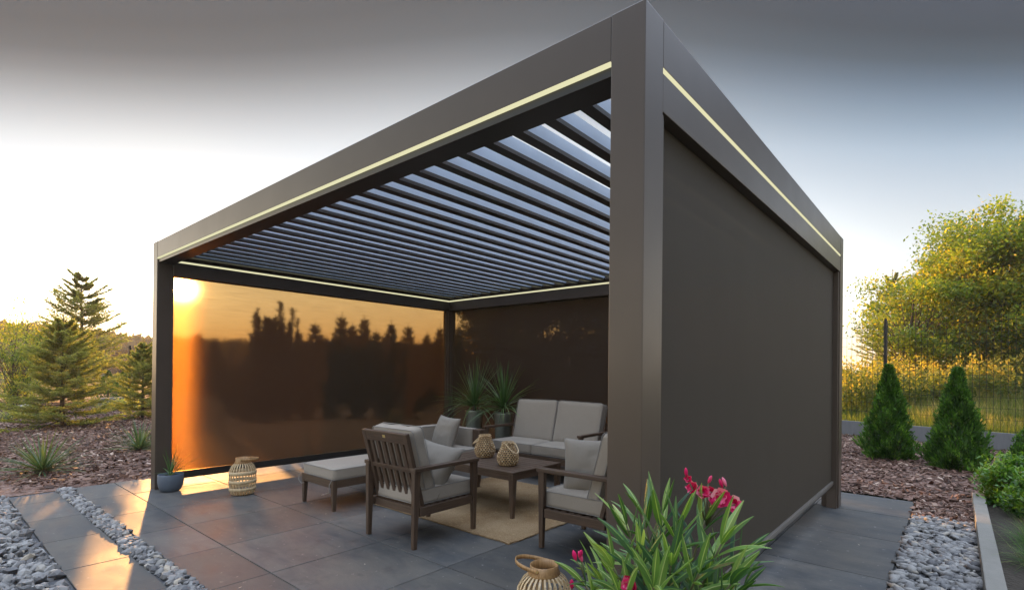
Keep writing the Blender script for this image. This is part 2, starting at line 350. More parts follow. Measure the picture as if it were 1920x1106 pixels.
sx = [-6.55, -6.12, -5.30, -4.48, -3.66, -2.84, -2.02, -1.2, -.38, .44, 1.04]
for i in range(len(sx)-1): slab(sx[i], sx[i+1], -1.03, -.675)
props(pv.build('patio_paving', M['slab']), kind='structure')
poly_sheet('joint_bed', [(-6.70, -.545), (.578, -.545), (.578, 4.86), (-6.70, 4.86)], -.010, M['slabbed'])

# stones and bark chips
def ico():
    bm = bmesh.new(); bmesh.ops.create_icosphere(bm, subdivisions=1, radius=1); v = np.array([x.co[:] for x in bm.verts]); f = np.array([[q.index for q in x.verts] for x in bm.faces]); bm.free(); return v, f
IV, IF = ico()
bm_ = bmesh.new(); bmesh.ops.create_icosphere(bm_, subdivisions=2, radius=1); IV2 = np.array([x.co[:] for x in bm_.verts]); IF2 = np.array([[q.index for q in x.verts] for x in bm_.faces]); bm_.free()
def stones(name, pts, size, flat, jag, m, smooth=False, ang=0.0, fine=False):
    V0, F0 = (IV2, IF2) if fine else (IV, IF); V = []; F = []; A = []; o = 0
    for (x, y, z) in pts:
        s = size*rng.uniform(.45, 1.55); sc3 = np.array([s*rng.uniform(.8, 1.5), s*rng.uniform(.6, 1.0), s*flat*rng.uniform(.7, 1.2)])
        q = V0*(1+rng.normal(size=(len(V0), 1))*jag)*sc3
        a, b, c = rng.uniform(0, 6.28), rng.normal()*ang, rng.normal()*ang
        Rz = np.array([[math.cos(a), -math.sin(a), 0], [math.sin(a), math.cos(a), 0], [0, 0, 1]]); Rx = np.array([[1, 0, 0], [0, math.cos(b), -math.sin(b)], [0, math.sin(b), math.cos(b)]]); Ry = np.array([[math.cos(c), 0, math.sin(c)], [0, 1, 0], [-math.sin(c), 0, math.cos(c)]])
        q = q@Rx.T@Ry.T@Rz.T + np.array([x, y, z]); V.append(q); F.append(F0+o); o += len(V0); A += [min(1, max(0, rng.normal(.5, .24)))]*len(F0)
    V = np.concatenate(V); F = np.concatenate(F); me = bpy.data.meshes.new(name); me.vertices.add(len(V)); me.vertices.foreach_set('co', V.astype(np.float32).ravel())
    me.loops.add(len(F)*3); me.loops.foreach_set('vertex_index', F.astype(np.int32).ravel()); me.polygons.add(len(F)); me.polygons.foreach_set('loop_start', np.arange(0, len(F)*3, 3, dtype=np.int32)); me.update(calc_edges=True)
    me.attributes.new('rnd', 'FLOAT', 'FACE').data.foreach_set('value', np.array(A, dtype=np.float32))
    ob = link(name, me, m, smooth=smooth)
    if not smooth: me.polygons.foreach_set('use_smooth', [False]*len(F))
    return ob
def scatter(n, x0, x1, y0, y1, zf, ok=None):
    out = []
    while len(out) < n:
        x = rng.uniform(x0, x1); y = rng.uniform(y0, y1)
        if ok is None or ok(x, y): out.append((x, y, zf()))
    return out
lim = lambda x: -1.05 - max(0, -6.3-x)*.35
p1 = scatter(2600, -7.2, -2.2, -1.95, -1.05, lambda: rng.uniform(-.012, .018), lambda x, y: y < (-1.06 if x > -6.6 else -1.06-.9*(-6.6-x)+.5*0) and y > -1.05-1.0*(1.0 if x < -3 else .6))
props(stones('crushed_stone_bed', p1, .030, .62, .16, M['stone'], ang=.5), 'angular grey crushed stones filling the bed beside the slab row', 'crushed stone', kind='stuff')
p2 = scatter(900, -6.70, -1.6, -.668, -.552, lambda: rng.uniform(-.012, .008))
props(stones('stone_channel', p2, .024, .65, .15, M['stone'], ang=.45), 'narrow channel of grey stones between the slab row and the patio', 'crushed stone', kind='stuff')
p3 = scatter(1500, .595, 1.045, 1.2, 4.24, lambda: rng.uniform(-.010, .012))
props(stones('pebble_strip', p3, .032, .45, .07, M['stone'], smooth=True, ang=.25, fine=False), 'light grey flat pebbles between the patio and the concrete edging', 'pebbles', kind='stuff')

def chips(name, pts, size):
    n = len(pts); c = np.array(pts); L = size*rng.uniform(.5, 1.6, (n, 1)); w = L*rng.uniform(.25, .6, (n, 1)); th = rng.uniform(.004, .012, (n, 1))
    d = unit(rng.normal(size=(n, 3))*np.array([1, 1, .28])); up = unit(rng.normal(size=(n, 3))*.45+np.array([0, 0, 1])); s = unit(np.cross(d, up)); u = np.cross(s, d)
    k = rng.uniform(.4, 1, (n, 1))
    a0 = c-d*L*.5-s*w*.5; a1 = c+d*L*.5-s*w*.5*k; a2 = c+d*L*.5+s*w*.5*k; a3 = c-d*L*.5+s*w*.5
    t0, t1, t2, t3 = (q+u*th for q in (a0, a1, a2, a3))
    V = np.stack([t0, t1, t2, t3, a0, a1, t1, t0, a1, a2, t2, t1, a2, a3, t3, t2, a3, a0, t0, t3], axis=1).reshape(-1, 3)
    v = np.clip(rng.normal(.45, .30, n), 0, 1); me = npmesh(name, V, 4, np.repeat(v, 5)); return link(name, me, M['chip'])
def okL(x, y): return (x < -6.72) and (x > -6.72 or True) and (y > -1.02-.30*(-6.72-x)) 
pl = []
while len(pl) < 15000:
    d = 5.4+(rng.random()**.75)*13; px = rng.uniform(-40, 330); x, y = gnd(px, d)
    if x < -6.74 and y > -1.03+.1*(x+6.7): pl.append((x, y, rng.uniform(-.008, .018)))
props(chips('bark_chips', pl, .055), 'reddish brown bark chips covering the bed left of the patio', 'bark mulch', kind='stuff')
pr = []
while len(pr) < 7000:
    x = rng.uniform(-2.3, 2.3); y = rng.uniform(4.88, 11.3)
    if (x > 1.04 and y < 5.4) or y > 10.85-.27*x: continue
    pr.append((x, y, rng.uniform(-.008, .02)))
for k in range(500): pr.append((rng.uniform(.6, 1.04), rng.uniform(4.2, 4.9), rng.uniform(-.008, .012)))
props(chips('bark_chips', pr, .06), 'reddish brown bark chips around the small thuja trees', 'bark mulch', kind='stuff')

# concrete edging right
e = MB(); e.box(1.05, 1.15, -1.0, 5.28, -.05, .10)
props(e.build('concrete_edging', M['edging'], bevel=.006), 'long straight concrete kerb between pebbles and the green bed', 'edging')

# ------------------------------------------------------------------ pergola
pg = thing('pergola', 'dark brown aluminium louvred pergola standing over the furniture', 'pergola', (-W/2, D/2, 0))
def L(o): o.matrix_parent_inverse = Matrix.Translation((W/2, -D/2, 0)); return o   # parts written in world coordinates
def pp(mb, name, m, parent=pg, **k):
    o = mb.build(name, m, None, **k)
    if parent is pg: o.parent = pg; L(o)
    else: o.parent = parent
    return o
ZL0, ZL1 = 2.4965, 2.517
for (x0, y0) in ((-B, 0), (-W, 0), (-B, D-B), (-W, D-B)):
    po = pp(MB().box(x0, x0+B, y0, y0+B, 0, H), 'post', M['frame'], bevel=.004)
e_ = .0015
# front beam
fb = pp(MB().box(-W+B+e_, -B-e_, .0015, B, 2.5215, H-.001), 'front_beam', M['frame'], bevel=.003)
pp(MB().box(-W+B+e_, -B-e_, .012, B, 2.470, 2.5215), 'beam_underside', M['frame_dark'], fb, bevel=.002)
pp(MB().box(-W+B+e_, -B-e_, -.0008, .0115, 2.5065, 2.521), 'led_strip', M['led'], fb)
def sidebeam(name, x0, x1, y0, y1, out, inn, casz=2.346):
    """beam + led + screen cassette; out / inn: boxes of the outer and inner led strips"""
    b = pp(MB().box(x0, x1, y0, y1, ZL1, H-.001), name, M['frame'], bevel=.003)
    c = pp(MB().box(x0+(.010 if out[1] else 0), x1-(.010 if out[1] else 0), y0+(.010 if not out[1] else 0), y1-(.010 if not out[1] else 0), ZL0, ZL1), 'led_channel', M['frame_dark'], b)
    for q in (out[0], inn): pp(MB().box(*q, ZL0+.001, ZL1-.001), 'led_strip', M['led'], b)
    k = pp(MB().box(x0+.002, x1-.002, y0+.002, y1-.002, casz, ZL0), 'screen_cassette', M['frame'], bevel=.003)
    return b
ya, yb = B+e_, D-B-e_; xa, xb = -W+B+e_, -B-e_
sidebeam('side_beam', -B, -.0015, ya, yb, ((-.0099, -.0020, ya, yb), True), (-B+.001, -B+.0099, ya, yb))
sidebeam('side_beam', -W+.0015, -W+B, ya, yb, ((-W+.0020, -W+.0099, ya, yb), True), (-W+B-.0099, -W+B+.0008, ya, yb))
sidebeam('rear_beam', xa, xb, D-B, D-.0015, ((xa, xb, D-.0099, D-.0020), False), (xa, xb, D-B-.0008, D-B+.0099))
# inner gutters carrying the louvres
for q in ((xa, xb, B+.0005, B+.035), (xa, xb, D-B-.035, D-B-.0015)):
    pp(MB().box(*q, 2.555, 2.575), 'gutter', M['frame'])
for q in ((-W+B+.0005, -W+B+.05, B+.04, D-B-.04), (-B-.05, -B-.0005, B+.04, D-B-.04)):
    pp(MB().box(*q, 2.555, 2.575), 'gutter', M['frame'])
# louvres
LZ = 2.545
for k in range(27):
    cx = -.235-.2135*k
    if cx < -W+B+.07: break
    mb = MB(); w = .034; h = .097; lp = .023
    prof = [(-w, 0), (w, 0), (w, lp), (w-.003, h-.004), (w-.008, h), (-w+.015, h+.004), (-w, h-.012), (-w, lp)]
    y0, y1 = B+.012, D-B-.012; n = len(prof)
    mb.add([(cx+px, yy, LZ+pz) for yy in (y0, y1) for px, pz in prof], [(i, (i+1) % n, n+(i+1) % n, n+i) for i in range(n)]+[tuple(range(n))[::-1], tuple(range(n, 2*n))])
    lo_ = pp(mb, 'louvre', M['louvre']); lo_.data.materials.append(M['louvre_shade'])
    for fi in (0, 1, 7, 8, 9): lo_.data.polygons[fi].material_index = 1  # underside, lower lips and ends take the painted shade colour
# guide rails and screens
def screen(vert, fixed, a0, a1, z0, z1, rails, off):
    """vert: 'x' screen at x=fixed running in y, or 'y' at y=fixed running in x"""
    me = MB(); n = 1
    P0 = (lambda a, z: (fixed, a, z)) if vert == 'x' else (lambda a, z: (a, fixed, z))
    me.add([P0(a0, z0), P0(a1, z0), P0(a1, z1), P0(a0, z1)], [(0, 1, 2, 3)])
    s = pp(me, 'screen_fabric', M['screen_dense'] if z0 > .2 else M['screen'])
    t = .018
    def bx(u0, u1, v0, v1, zz0, zz1): return MB().box(v0, v1, u0, u1, zz0, zz1) if vert == 'x' else MB().box(u0, u1, v0, v1, zz0, zz1)
    hb = .072 if z0 < .2 else .028
    pp(bx(a0+.004, a1-.004, fixed-t, fixed+t, z0-hb, z0+.006), 'bottom_bar', M['rail'] if z0 > .2 else M['frame_dark'], s, bevel=.004)
    pp(bx(a0+.004, a1-.004, fixed-t+.006, fixed+t-.006, z0-hb-(.006 if z0 < .2 else .016), z0-hb-.0005), 'bottom_seal', M['frame_dark'], s)
    for r0, r1 in rails: pp(bx(r0, r1, fixed-.045, fixed+.045, .0, 2.346), 'guide_rail', M['frame'], bevel=.002)
SX = -.058
screen('x', SX, B+.032, D-B-.032, .262, 2.40, ((B+.001, B+.034), (D-B-.034, D-B-.001)), 0)
screen('x', -W+.062, B+.012, D-B-.012, .150, 2.40, ((B+.001, B+.014), (D-B-.014, D-B-.001)), 0)
screen('y', D-.062, -W+B+.012, -B-.012, .150, 2.40, ((-W+B+.001, -W+B+.014), (-B-.014, -B-.001)), 0)

# ------------------------------------------------------------------ cushions and pillows
def cushion_mesh(name, w, d, h, r=.03, puff=.007, n=14, seed=0):
    bm = bmesh.new(); bmesh.ops.create_cube(bm, size=2); bmesh.ops.subdivide_edges(bm, edges=bm.edges[:], cuts=n-1, use_grid_fill=True)
    for v in bm.verts:
        p = v.co.copy(); b = Vector((w/2, d/2, h/2)); q = Vector([math.copysign(abs(p[i])**.8, p[i])*b[i] for i in range(3)])
        inner = Vector([max(-(b[i]-r), min(b[i]-r, q[i])) for i in range(3)]); dd = q-inner
        if dd.length > 1e-6: q = inner+dd.normalized()*r
        k = (1-min(1, abs(q.x)/(w/2))**3)*(1-min(1, abs(q.y)/(d/2))**3)
        q.z += math.copysign(puff*k, q.z) if abs(q.z) > h*.3 else 0
        s = noise.noise(q*7+Vector((seed*3.1, 0, 0)))*.007+noise.noise(q*19+Vector((seed*1.7, 0, 0)))*.0025; q += q.normalized()*s
        v.co = q
    me = bpy.data.meshes.new(name); bm.to_mesh(me); bm.free(); return me
def cushion(name, w, d, h, parent, loc, rot=(0, 0, 0), r=.026, puff=.007, seed=0, m='fabric'):
    o = link(name, cushion_mesh(name, w, d, h, r, puff, seed=seed), M[m], parent, smooth=True); o.location = loc; o.rotation_euler = rot
    for z in (h/2-r*.25, -h/2+r*.25):
        mb = MB(); pts = []
        for (cx, cy, a0) in ((w/2-r, d/2-r, 0), (-w/2+r, d/2-r, 90), (-w/2+r, -d/2+r, 180), (w/2-r, -d/2+r, 270)):
            for j in range(5): a = R(a0+j*22.5); pts.append((cx+(r*.97)*math.cos(a), cy+(r*.97)*math.sin(a), z))
        mb.tube(pts, .0035, 6, closed=True); mb.build('piping', M['piping'], o, smooth=True)
    return o
def pillow(label, loc, rot, s=.42, t=.085, seed=0, group='scatter cushions on the seats'):
    n = 18; vs = []; fs = []
    for sg in (1, -1):
        base = len(vs)
        for j in range(n+1):
            for i in range(n+1):
                u = 2*i/n-1; v = 2*j/n-1
                k = ((1-abs(u)**2.4)*(1-abs(v)**2.4)); th = t*max(0, k)**.55
                px = u*s/2*(1-.07*(1-abs(u)**2*0)*(1-v*v)*abs(u)**3*1.2); py = v*s/2*(1-.08*(1-u*u)*abs(v)**3)
                wr = noise.noise(Vector((u*2.2+seed, v*2.2, sg)))*.022*k + noise.noise(Vector((u*6+seed, v*6, sg+3)))*.008*k
                vs.append((px, py, sg*(th+wr)))
        for j in range(n):
            for i in range(n):
                b = base+j*(n+1)+i; f = (b, b+1, b+n+2, b+n+1); fs.append(f if sg > 0 else f[::-1])
    mb = MB().add(vs, fs); me = mb.mesh('scatter_cushion')
    bm = bmesh.new(); bm.from_mesh(me); bmesh.ops.remove_doubles(bm, verts=bm.verts, dist=.0006); bm.to_mesh(me); bm.free()
    o = link('scatter_cushion', me, M['pillow'], smooth=True); o.location = loc; o.rotation_euler = rot; return props(o, label, 'cushion', group)

# ------------------------------------------------------------------ armchair (faces local +y)
def armchair(label, loc, rz):
    t = thing('armchair', label, 'armchair', loc, rz, 'slatted wooden armchairs at the coffee table')
    for s in (-1, 1):
        MB().taper((s*.290, .297, 0), (.016, .017), (s*.295, .292, .572), (.021, .028)).build('leg', M['wood_z'], t, bevel=.004)
        MB().taper((s*.290, -.300, 0), (.016, .017), (s*.295, -.292, .572), (.021, .028)).build('leg', M['wood_z'], t, bevel=.004)
        MB().box(s*.295-.032, s*.295+.032, -.325, .328, .5725, .602).build('armrest', M['wood_y'], t, bevel=.005)
        MB().box(s*.295-.015, s*.295+.015, -.262, .262, .235, .30).build('side_rail', M['wood_y'], t, bevel=.003)
    MB().box(-.272, .272, .275, .305, .235, .30).build('front_rail', M['wood_x'], t, bevel=.003)
    MB().box(-.272, .272, -.255, -.225, .235, .29).build('rear_rail', M['wood_x'], t, bevel=.003)
    sl = MB()
    for k in range(7): y = -.19+k*.07; sl.box(-.278, .278, y, y+.045, .286, .300)
    sl.build('seat_slats', M['wood_x'], t, bevel=.002)
    # reclining slatted back
    b0 = Vector((0, -.195, .225)); b1 = Vector((0, -.365, .858)); up = (b1-b0).normalized()
    def bp(x, f): q = b0+(b1-b0)*f; return (x, q.y, q.z)
    for s in (-1, 1): MB().bar(bp(s*.262, 0), bp(s*.262, 1), .032, .045, (1, 0, 0)).build('back_stile', M['wood_z'], t, bevel=.004)
    r = MB()
    for f, hh in ((.935, .082), (.555, .034), (.12, .07)):
        q = b0+(b1-b0)*f; r.bar((-.2455, q.y, q.z), (.2455, q.y, q.z), .026, hh, up)
    r.build('back_rail', M['wood_x'], t, bevel=.003)
    sl = MB()
    for k in range(6):
        x = -.195+k*.078; sl.bar(bp(x, .14), bp(x, .54), .018, .036, (1, 0, 0)); sl.bar(bp(x, .57), bp(x, .875), .018, .036, (1, 0, 0))
    sl.build('back_slats', M['wood_z'], t, bevel=.002)
    q = b0+(b1-b0)*.945; n = Vector((0, -up.z, up.y)); q = q+n*.0145
    MB().bar((-.016, q.y, q.z), (.016, q.y, q.z), .004, .022, up).build('brass_plate', M['brass'], t, bevel=.001)
    ang = math.atan2(b1.y-b0.y, b1.z-b0.z)
    cushion('seat_cushion', .535, .56, .125, t, (0, .035, .368), r=.028, seed=1)
    c = cushion('back_cushion', .525, .51, .105, t, (0, -.192, .640), (R(90)-ang*1.0, 0, 0), r=.03, seed=2)
    return t
A1 = (-2.54, .955, 0)
armchair('slatted wooden armchair turned away, its slatted back and small brass plate in view', A1, 0.02)
armchair('wooden armchair partly hidden behind the near post, seen from its side', (-1.26, 1.60, 0), R(92))
pillow('large grey cushion lying rumpled on the seat of the armchair turned away', (A1[0]+.05, A1[1]+.03, .535), (R(52), R(8), R(12)), .46, .10, 3)
pillow('grey cushion standing upright in the armchair behind the near post', (-1.30, 1.58, .60), (R(80), 0, R(28)), .43, .09, 5)

# ------------------------------------------------------------------ coffee table
tb = thing('coffee_table', 'dark slatted rectangular coffee table standing on the jute rug', 'coffee table', (-2.785, 2.015, 0))
hx, hy = .595, .350
s = MB(); nb = 9; bw = (2*hy-.0)/nb
for k in range(nb): s.box(-hx+.05, hx-.05, -hy+k*bw+.003, -hy+(k+1)*bw-.003, .402, .420)
s.build('top_boards', M['wood_x'], tb, bevel=.002)
for q in ((-hx, -hx+.0485), (hx-.0485, hx)): MB().box(*q, -hy, hy, .401, .421).build('top_end_board', M['wood_y'], tb, bevel=.003)
for sy in (-1, 1): MB().box(-hx+.04, hx-.04, sy*(hy-.02)-.012, sy*(hy-.02)+.012, .345, .4005).build('long_rail', M['wood_x'], tb, bevel=.002)
for sx_ in (-1, 1): MB().box(sx_*(hx-.02)-.012, sx_*(hx-.02)+.012, -hy+.04, hy-.04, .345, .4005).build('short_rail', M['wood_y'], tb, bevel=.002)
for sx_ in (-1, 1):
    for sy in (-1, 1): MB().taper((sx_*(hx-.022), sy*(hy-.022), .006), (.016, .016), (sx_*(hx-.03), sy*(hy-.03), .4005), (.029, .029)).build('leg', M['wood_z'], tb, bevel=.003)

# ------------------------------------------------------------------ rug
def rug():
    x0, x1, y0, y1 = -3.63, -1.775, 1.19, 2.85; nx, ny = 60, 52; vs = []; fs = []
    for j in range(ny+1):
        for i in range(nx+1):
            x = x0+(x1-x0)*i/nx; y = y0+(y1-y0)*j/ny
            ex = min(i, nx-i); ey = min(j, ny-j); wob = .010*noise.noise(Vector((x*4, y*4, 0)))
            if ex == 0: x += wob + rng.normal()*.0035
            if ey == 0: y += wob + rng.normal()*.0035
            vs.append((x, y, .0105+.003*noise.noise(Vector((x*3, y*3, 2)))))
    for j in range(ny):
        for i in range(nx): b = j*(nx+1)+i; fs.append((b, b+1, b+nx+2, b+nx+1))
    # side skirt
    loop = [i for i in range(nx+1)]+[j*(nx+1)+nx for j in range(1, ny+1)]+[ny*(nx+1)+i for i in range(nx-1, -1, -1)]+[j*(nx+1) for j in range(ny-1, 0, -1)]
    o = len(vs); vs += [(vs[i][0], vs[i][1], .001) for i in loop]; n = len(loop)
    for k in range(n): fs.append((loop[k], o+k, o+(k+1) % n, loop[(k+1) % n]))
    ob = MB().add(vs, fs).build('rug', M['jute']); props(ob, 'flat woven jute rug lying under the coffee table', 'rug')
    # loose fibres along the edge
    fr = []; fa = []
    for k in range(1500):
        sd = rng.integers(0, 3); u = rng.random()
        if sd == 0: c = (x0+(x1-x0)*u, y0, .008); d = (rng.normal()*.7, -1, .1)
        elif sd == 1: c = (x1, y0+(y1-y0)*u, .008); d = (1, rng.normal()*.7, .1)
        else: c = (x0, y0+(y1-y0)*u, .008); d = (-1, rng.normal()*.7, .1)
        fr.append((c, d))
    c = np.array([f[0] for f in fr]); d = unit(np.array([f[1] for f in fr])); Vx = leaf_quads(c, d, rng.uniform(.008, .028, len(c)), .004)
    link('fringe', npmesh('fringe', Vx, 4, rng.random(len(c))), M['jute'], ob)
rug()

# ------------------------------------------------------------------ two-seat sofa (faces -y)
sf = thing('sofa', 'two-seat wooden sofa with tall light grey back cushions against the rear screen', 'sofa', (-3.215, 3.42, 0), math.pi)
hw = .765
for s in (-1, 1):
    MB().taper((s*(hw-.005), .355, 0), (.016, .017), (s*hw, .350, .572), (.021, .028)).build('leg', M['wood_z'], sf, bevel=.004)
    MB().taper((s*(hw-.005), -.300, 0), (.016, .017), (s*hw, -.292, .572), (.021, .028)).build('leg', M['wood_z'], sf, bevel=.004)
    MB().box(s*hw-.032, s*hw+.032, -.325, .388, .5725, .602).build('armrest', M['wood_y'], sf, bevel=.005)
    MB().box(s*hw-.015, s*hw+.015, -.262, .320, .235, .30).build('side_rail', M['wood_y'], sf, bevel=.003)
MB().box(-hw+.022, hw-.022, .335, .365, .225, .30).build('front_rail', M['wood_x'], sf, bevel=.003)
MB().box(-hw+.022, hw-.022, -.30, -.27, .235, .30).build('rear_rail', M['wood_x'], sf, bevel=.003)
b0 = Vector((0, -.21, .24)); b1 = Vector((0, -.36, .84)); ang = math.atan2(b1.y-b0.y, b1.z-b0.z); up = (b1-b0).normalized()
bk = MB()
for x in (-.70, 0, .70): bk.bar((x, b0.y, b0.z), (x, b1.y, b1.z), .03, .045, (1, 0, 0))
for f in (.12, .55, .95): q = b0+(b1-b0)*f; bk.bar((-.70, q.y-.002, q.z), (.70, q.y-.002, q.z), .022, .06, up)
bk.build('back_frame', M['wood_x'], sf, bevel=.003)
for s in (-1, 1):
    cushion('seat_cushion', .705, .60, .125, sf, (s*.3555, .045, .366), r=.03, seed=5+s)
    cushion('back_cushion', .70, .55, .12, sf, (s*.354, -.185+.0, .665), (R(90)-ang, R(.8*s), 0), r=.035, seed=8+s)

# ------------------------------------------------------------------ low padded lounge seat (faces +x) and ottoman
lo = thing('lounge_seat', 'low grey padded lounge seat with padded arms in front of the left screen', 'lounge seat', (-3.98, 2.10, 0))
MB().box(-.44, .44, -.52, .50, .20, .2995).build('seat_frame', M['wood_y'], lo, bevel=.004)
for sx_ in (-1, 1):
    for sy in (-1, 1): MB().taper((sx_*.40, sy*.46, 0), (.017, .017), (sx_*.40, sy*.46, .1995), (.026, .026)).build('leg', M['wood_z'], lo, bevel=.003)
cushion('seat_cushion', .70, .83, .12, lo, (.115, -.01, .362), r=.03, seed=11)
cushion('padded_back', .13, 1.00, .335, lo, (-.315, -.01, .470), r=.03, puff=.004, seed=12)
for sy in (-1, 1):
    cushion('padded_arm', .56, .10, .32, lo, (.04, sy*.475-.01, .470), r=.025, puff=.003, seed=13)
    MB().box(.33, .45, sy*.475-.06, sy*.475+.045, .30, .625).build('arm_post', M['wood_z'], lo, bevel=.004)
pillow('grey square cushion standing against the arm of the low lounge seat', (-3.885, 2.30, .575), (R(72), R(3), R(-6)), .42, .085, 9)

ot = thing('ottoman', 'long wooden ottoman with a light grey cushion, in front of the left screen', 'ottoman', (-3.95, 1.19, 0))
ox, oy = .305, .405
for sx_ in (-1, 1):
    MB().box(sx_*(ox-.012)-.012, sx_*(ox-.012)+.012, -oy+.045, oy-.045, .215, .285).build('side_rail', M['wood_y'], ot, bevel=.003)
    MB().box(-ox+.05, ox-.05, sx_*(oy-.012)-.012, sx_*(oy-.012)+.012, .215, .285).build('end_rail', M['wood_x'], ot, bevel=.003)
    for sy in (-1, 1): MB().taper((sx_*(ox-.02), sy*(oy-.02), 0), (.015, .015), (sx_*(ox-.024), sy*(oy-.024), .285), (.024, .024)).build('leg', M['wood_z'], ot, bevel=.003)
MB().box(-ox+.03, ox-.03, -oy+.03, oy-.03, .268, .284).build('slat_base', M['wood_x'], ot)
oc = cushion('seat_cushion', .60, .80, .105, ot, (0, 0, .339), r=.025, seed=15)
tie = MB()
tie.tube([(-ox+.01, -oy+.0, .30), (-ox-.012, -oy-.02, .27), (-ox+.0, -oy-.03, .225), (-ox+.04, -oy-.025, .195), (-ox+.07, -oy-.01, .20)], .004, 6)
tie.tube([(ox-.02, -oy+.0, .30), (ox-.03, -oy-.02, .25), (ox-.035, -oy-.02, .18), (ox-.10, -oy-.03, .155), (ox-.17, -oy-.02, .135)], .004, 6)
tie.build('cushion_tie', M['piping'], ot, smooth=True)

# ------------------------------------------------------------------ lanterns
def bamboo_lantern(label, loc, rz, s=1.0, zs=1.0, rise=.02):
    t = thing('bamboo_lantern', label, 'lantern', loc, rz, 'bamboo slat lanterns standing on the patio'); t.scale = (1, 1, zs)
    prof = [(.095, .0), (.120, .012), (.136, .045), (.142, .10), (.142, .19), (.136, .235), (.118, .268), (.092, .290), (.078, .298)]
    prof = [(r*s, z*s) for r, z in prof]
    sl = MB(); N = 26
    for k in range(N):
        a = 2*math.pi*k/N; da = .19*2*math.pi/N; j = random.uniform(-.03, .03)
        vs = []
        for r, z in prof:
            for rr, sg in ((r, -1), (r, 1), (r-.004, 1), (r-.004, -1)):
                aa = a+sg*da*(prof[3][0]/max(r, .09))**.5+j*.2; vs.append((rr*math.cos(aa), rr*math.sin(aa), z))
        fs = []
        for i in range(len(prof)-1):
            for q in range(4): fs.append((i*4+q, i*4+(q+1) % 4, (i+1)*4+(q+1) % 4, (i+1)*4+q))
        sl.add(vs, fs, random.random())
    sl.build('slats', M['bamboo'], t)
    for z, r, hh in ((.058, .1405, .022), (.125, .1445, .026), (.205, .1435, .030)):
        MB().lathe([(r*s-.005, z*s-hh/2), (r*s, z*s-hh/2), (r*s+.001, z*s), (r*s, z*s+hh/2), (r*s-.005, z*s+hh/2), (r*s-.005, z*s-hh/2)], 48).build('band', M['bamboo'], t, smooth=True)
    MB().lathe([(.074*s, .290*s), (.083*s, .289*s), (.086*s, .300*s), (.076*s, .318*s), (.076*s, .343*s), (.071*s, .343*s), (.070*s, .300*s), (.074*s, .290*s)], 48).build('neck_ring', M['bamboo_band'], t, smooth=True)
    MB().lathe([(.0, .004), (.098*s, .004), (.10*s, .012), (.0, .014)], 40).build('base', M['bamboo_band'], t)
    h = MB(); pts = []; n = 28
    for k in range(n+1):
        a = math.pi*k/n; x = .082*s*math.cos(a); y = .165*s*math.sin(a)**.8; pts.append((x, y, .328*s+rise*s*math.sin(a)))
    vs = []
    for i, p in enumerate(pts):
        d = (Vector(pts[min(i+1, n)])-Vector(pts[max(i-1, 0)])).normalized(); nrm = Vector((d.y, -d.x, 0)).normalized()
        for o in (nrm*.0+Vector((0, 0, -.011)), Vector((0, 0, .011)), nrm*.004+Vector((0, 0, .011)), nrm*.004+Vector((0, 0, -.011))): vs.append(Vector(p)+o*s)
    h.add(vs, [(i*4+q, i*4+(q+1) % 4, (i+1)*4+(q+1) % 4, (i+1)*4+q) for i in range(n) for q in range(4)]+[(0, 1, 2, 3), (n*4+3, n*4+2, n*4+1, n*4)])
    h.build('handle', M['bamboo_band'], t, smooth=True)
    rv = MB()
    for s2 in (-1, 1): rv.tube([(s2*.078*s, 0, .328*s), (s2*.090*s, 0, .328*s)], .005, 8)
    rv.build('rivet', M['brass'], t)
    return t
bamboo_lantern('bamboo slat lantern standing alone near the left screen and the blue pot', (-5.02, .53, 0), R(-35), .88, 1.28, .0)
bamboo_lantern('large bamboo slat lantern in the foreground beside the oleander', (-.764, .378, 0), R(104), .97, 1.0, .022)

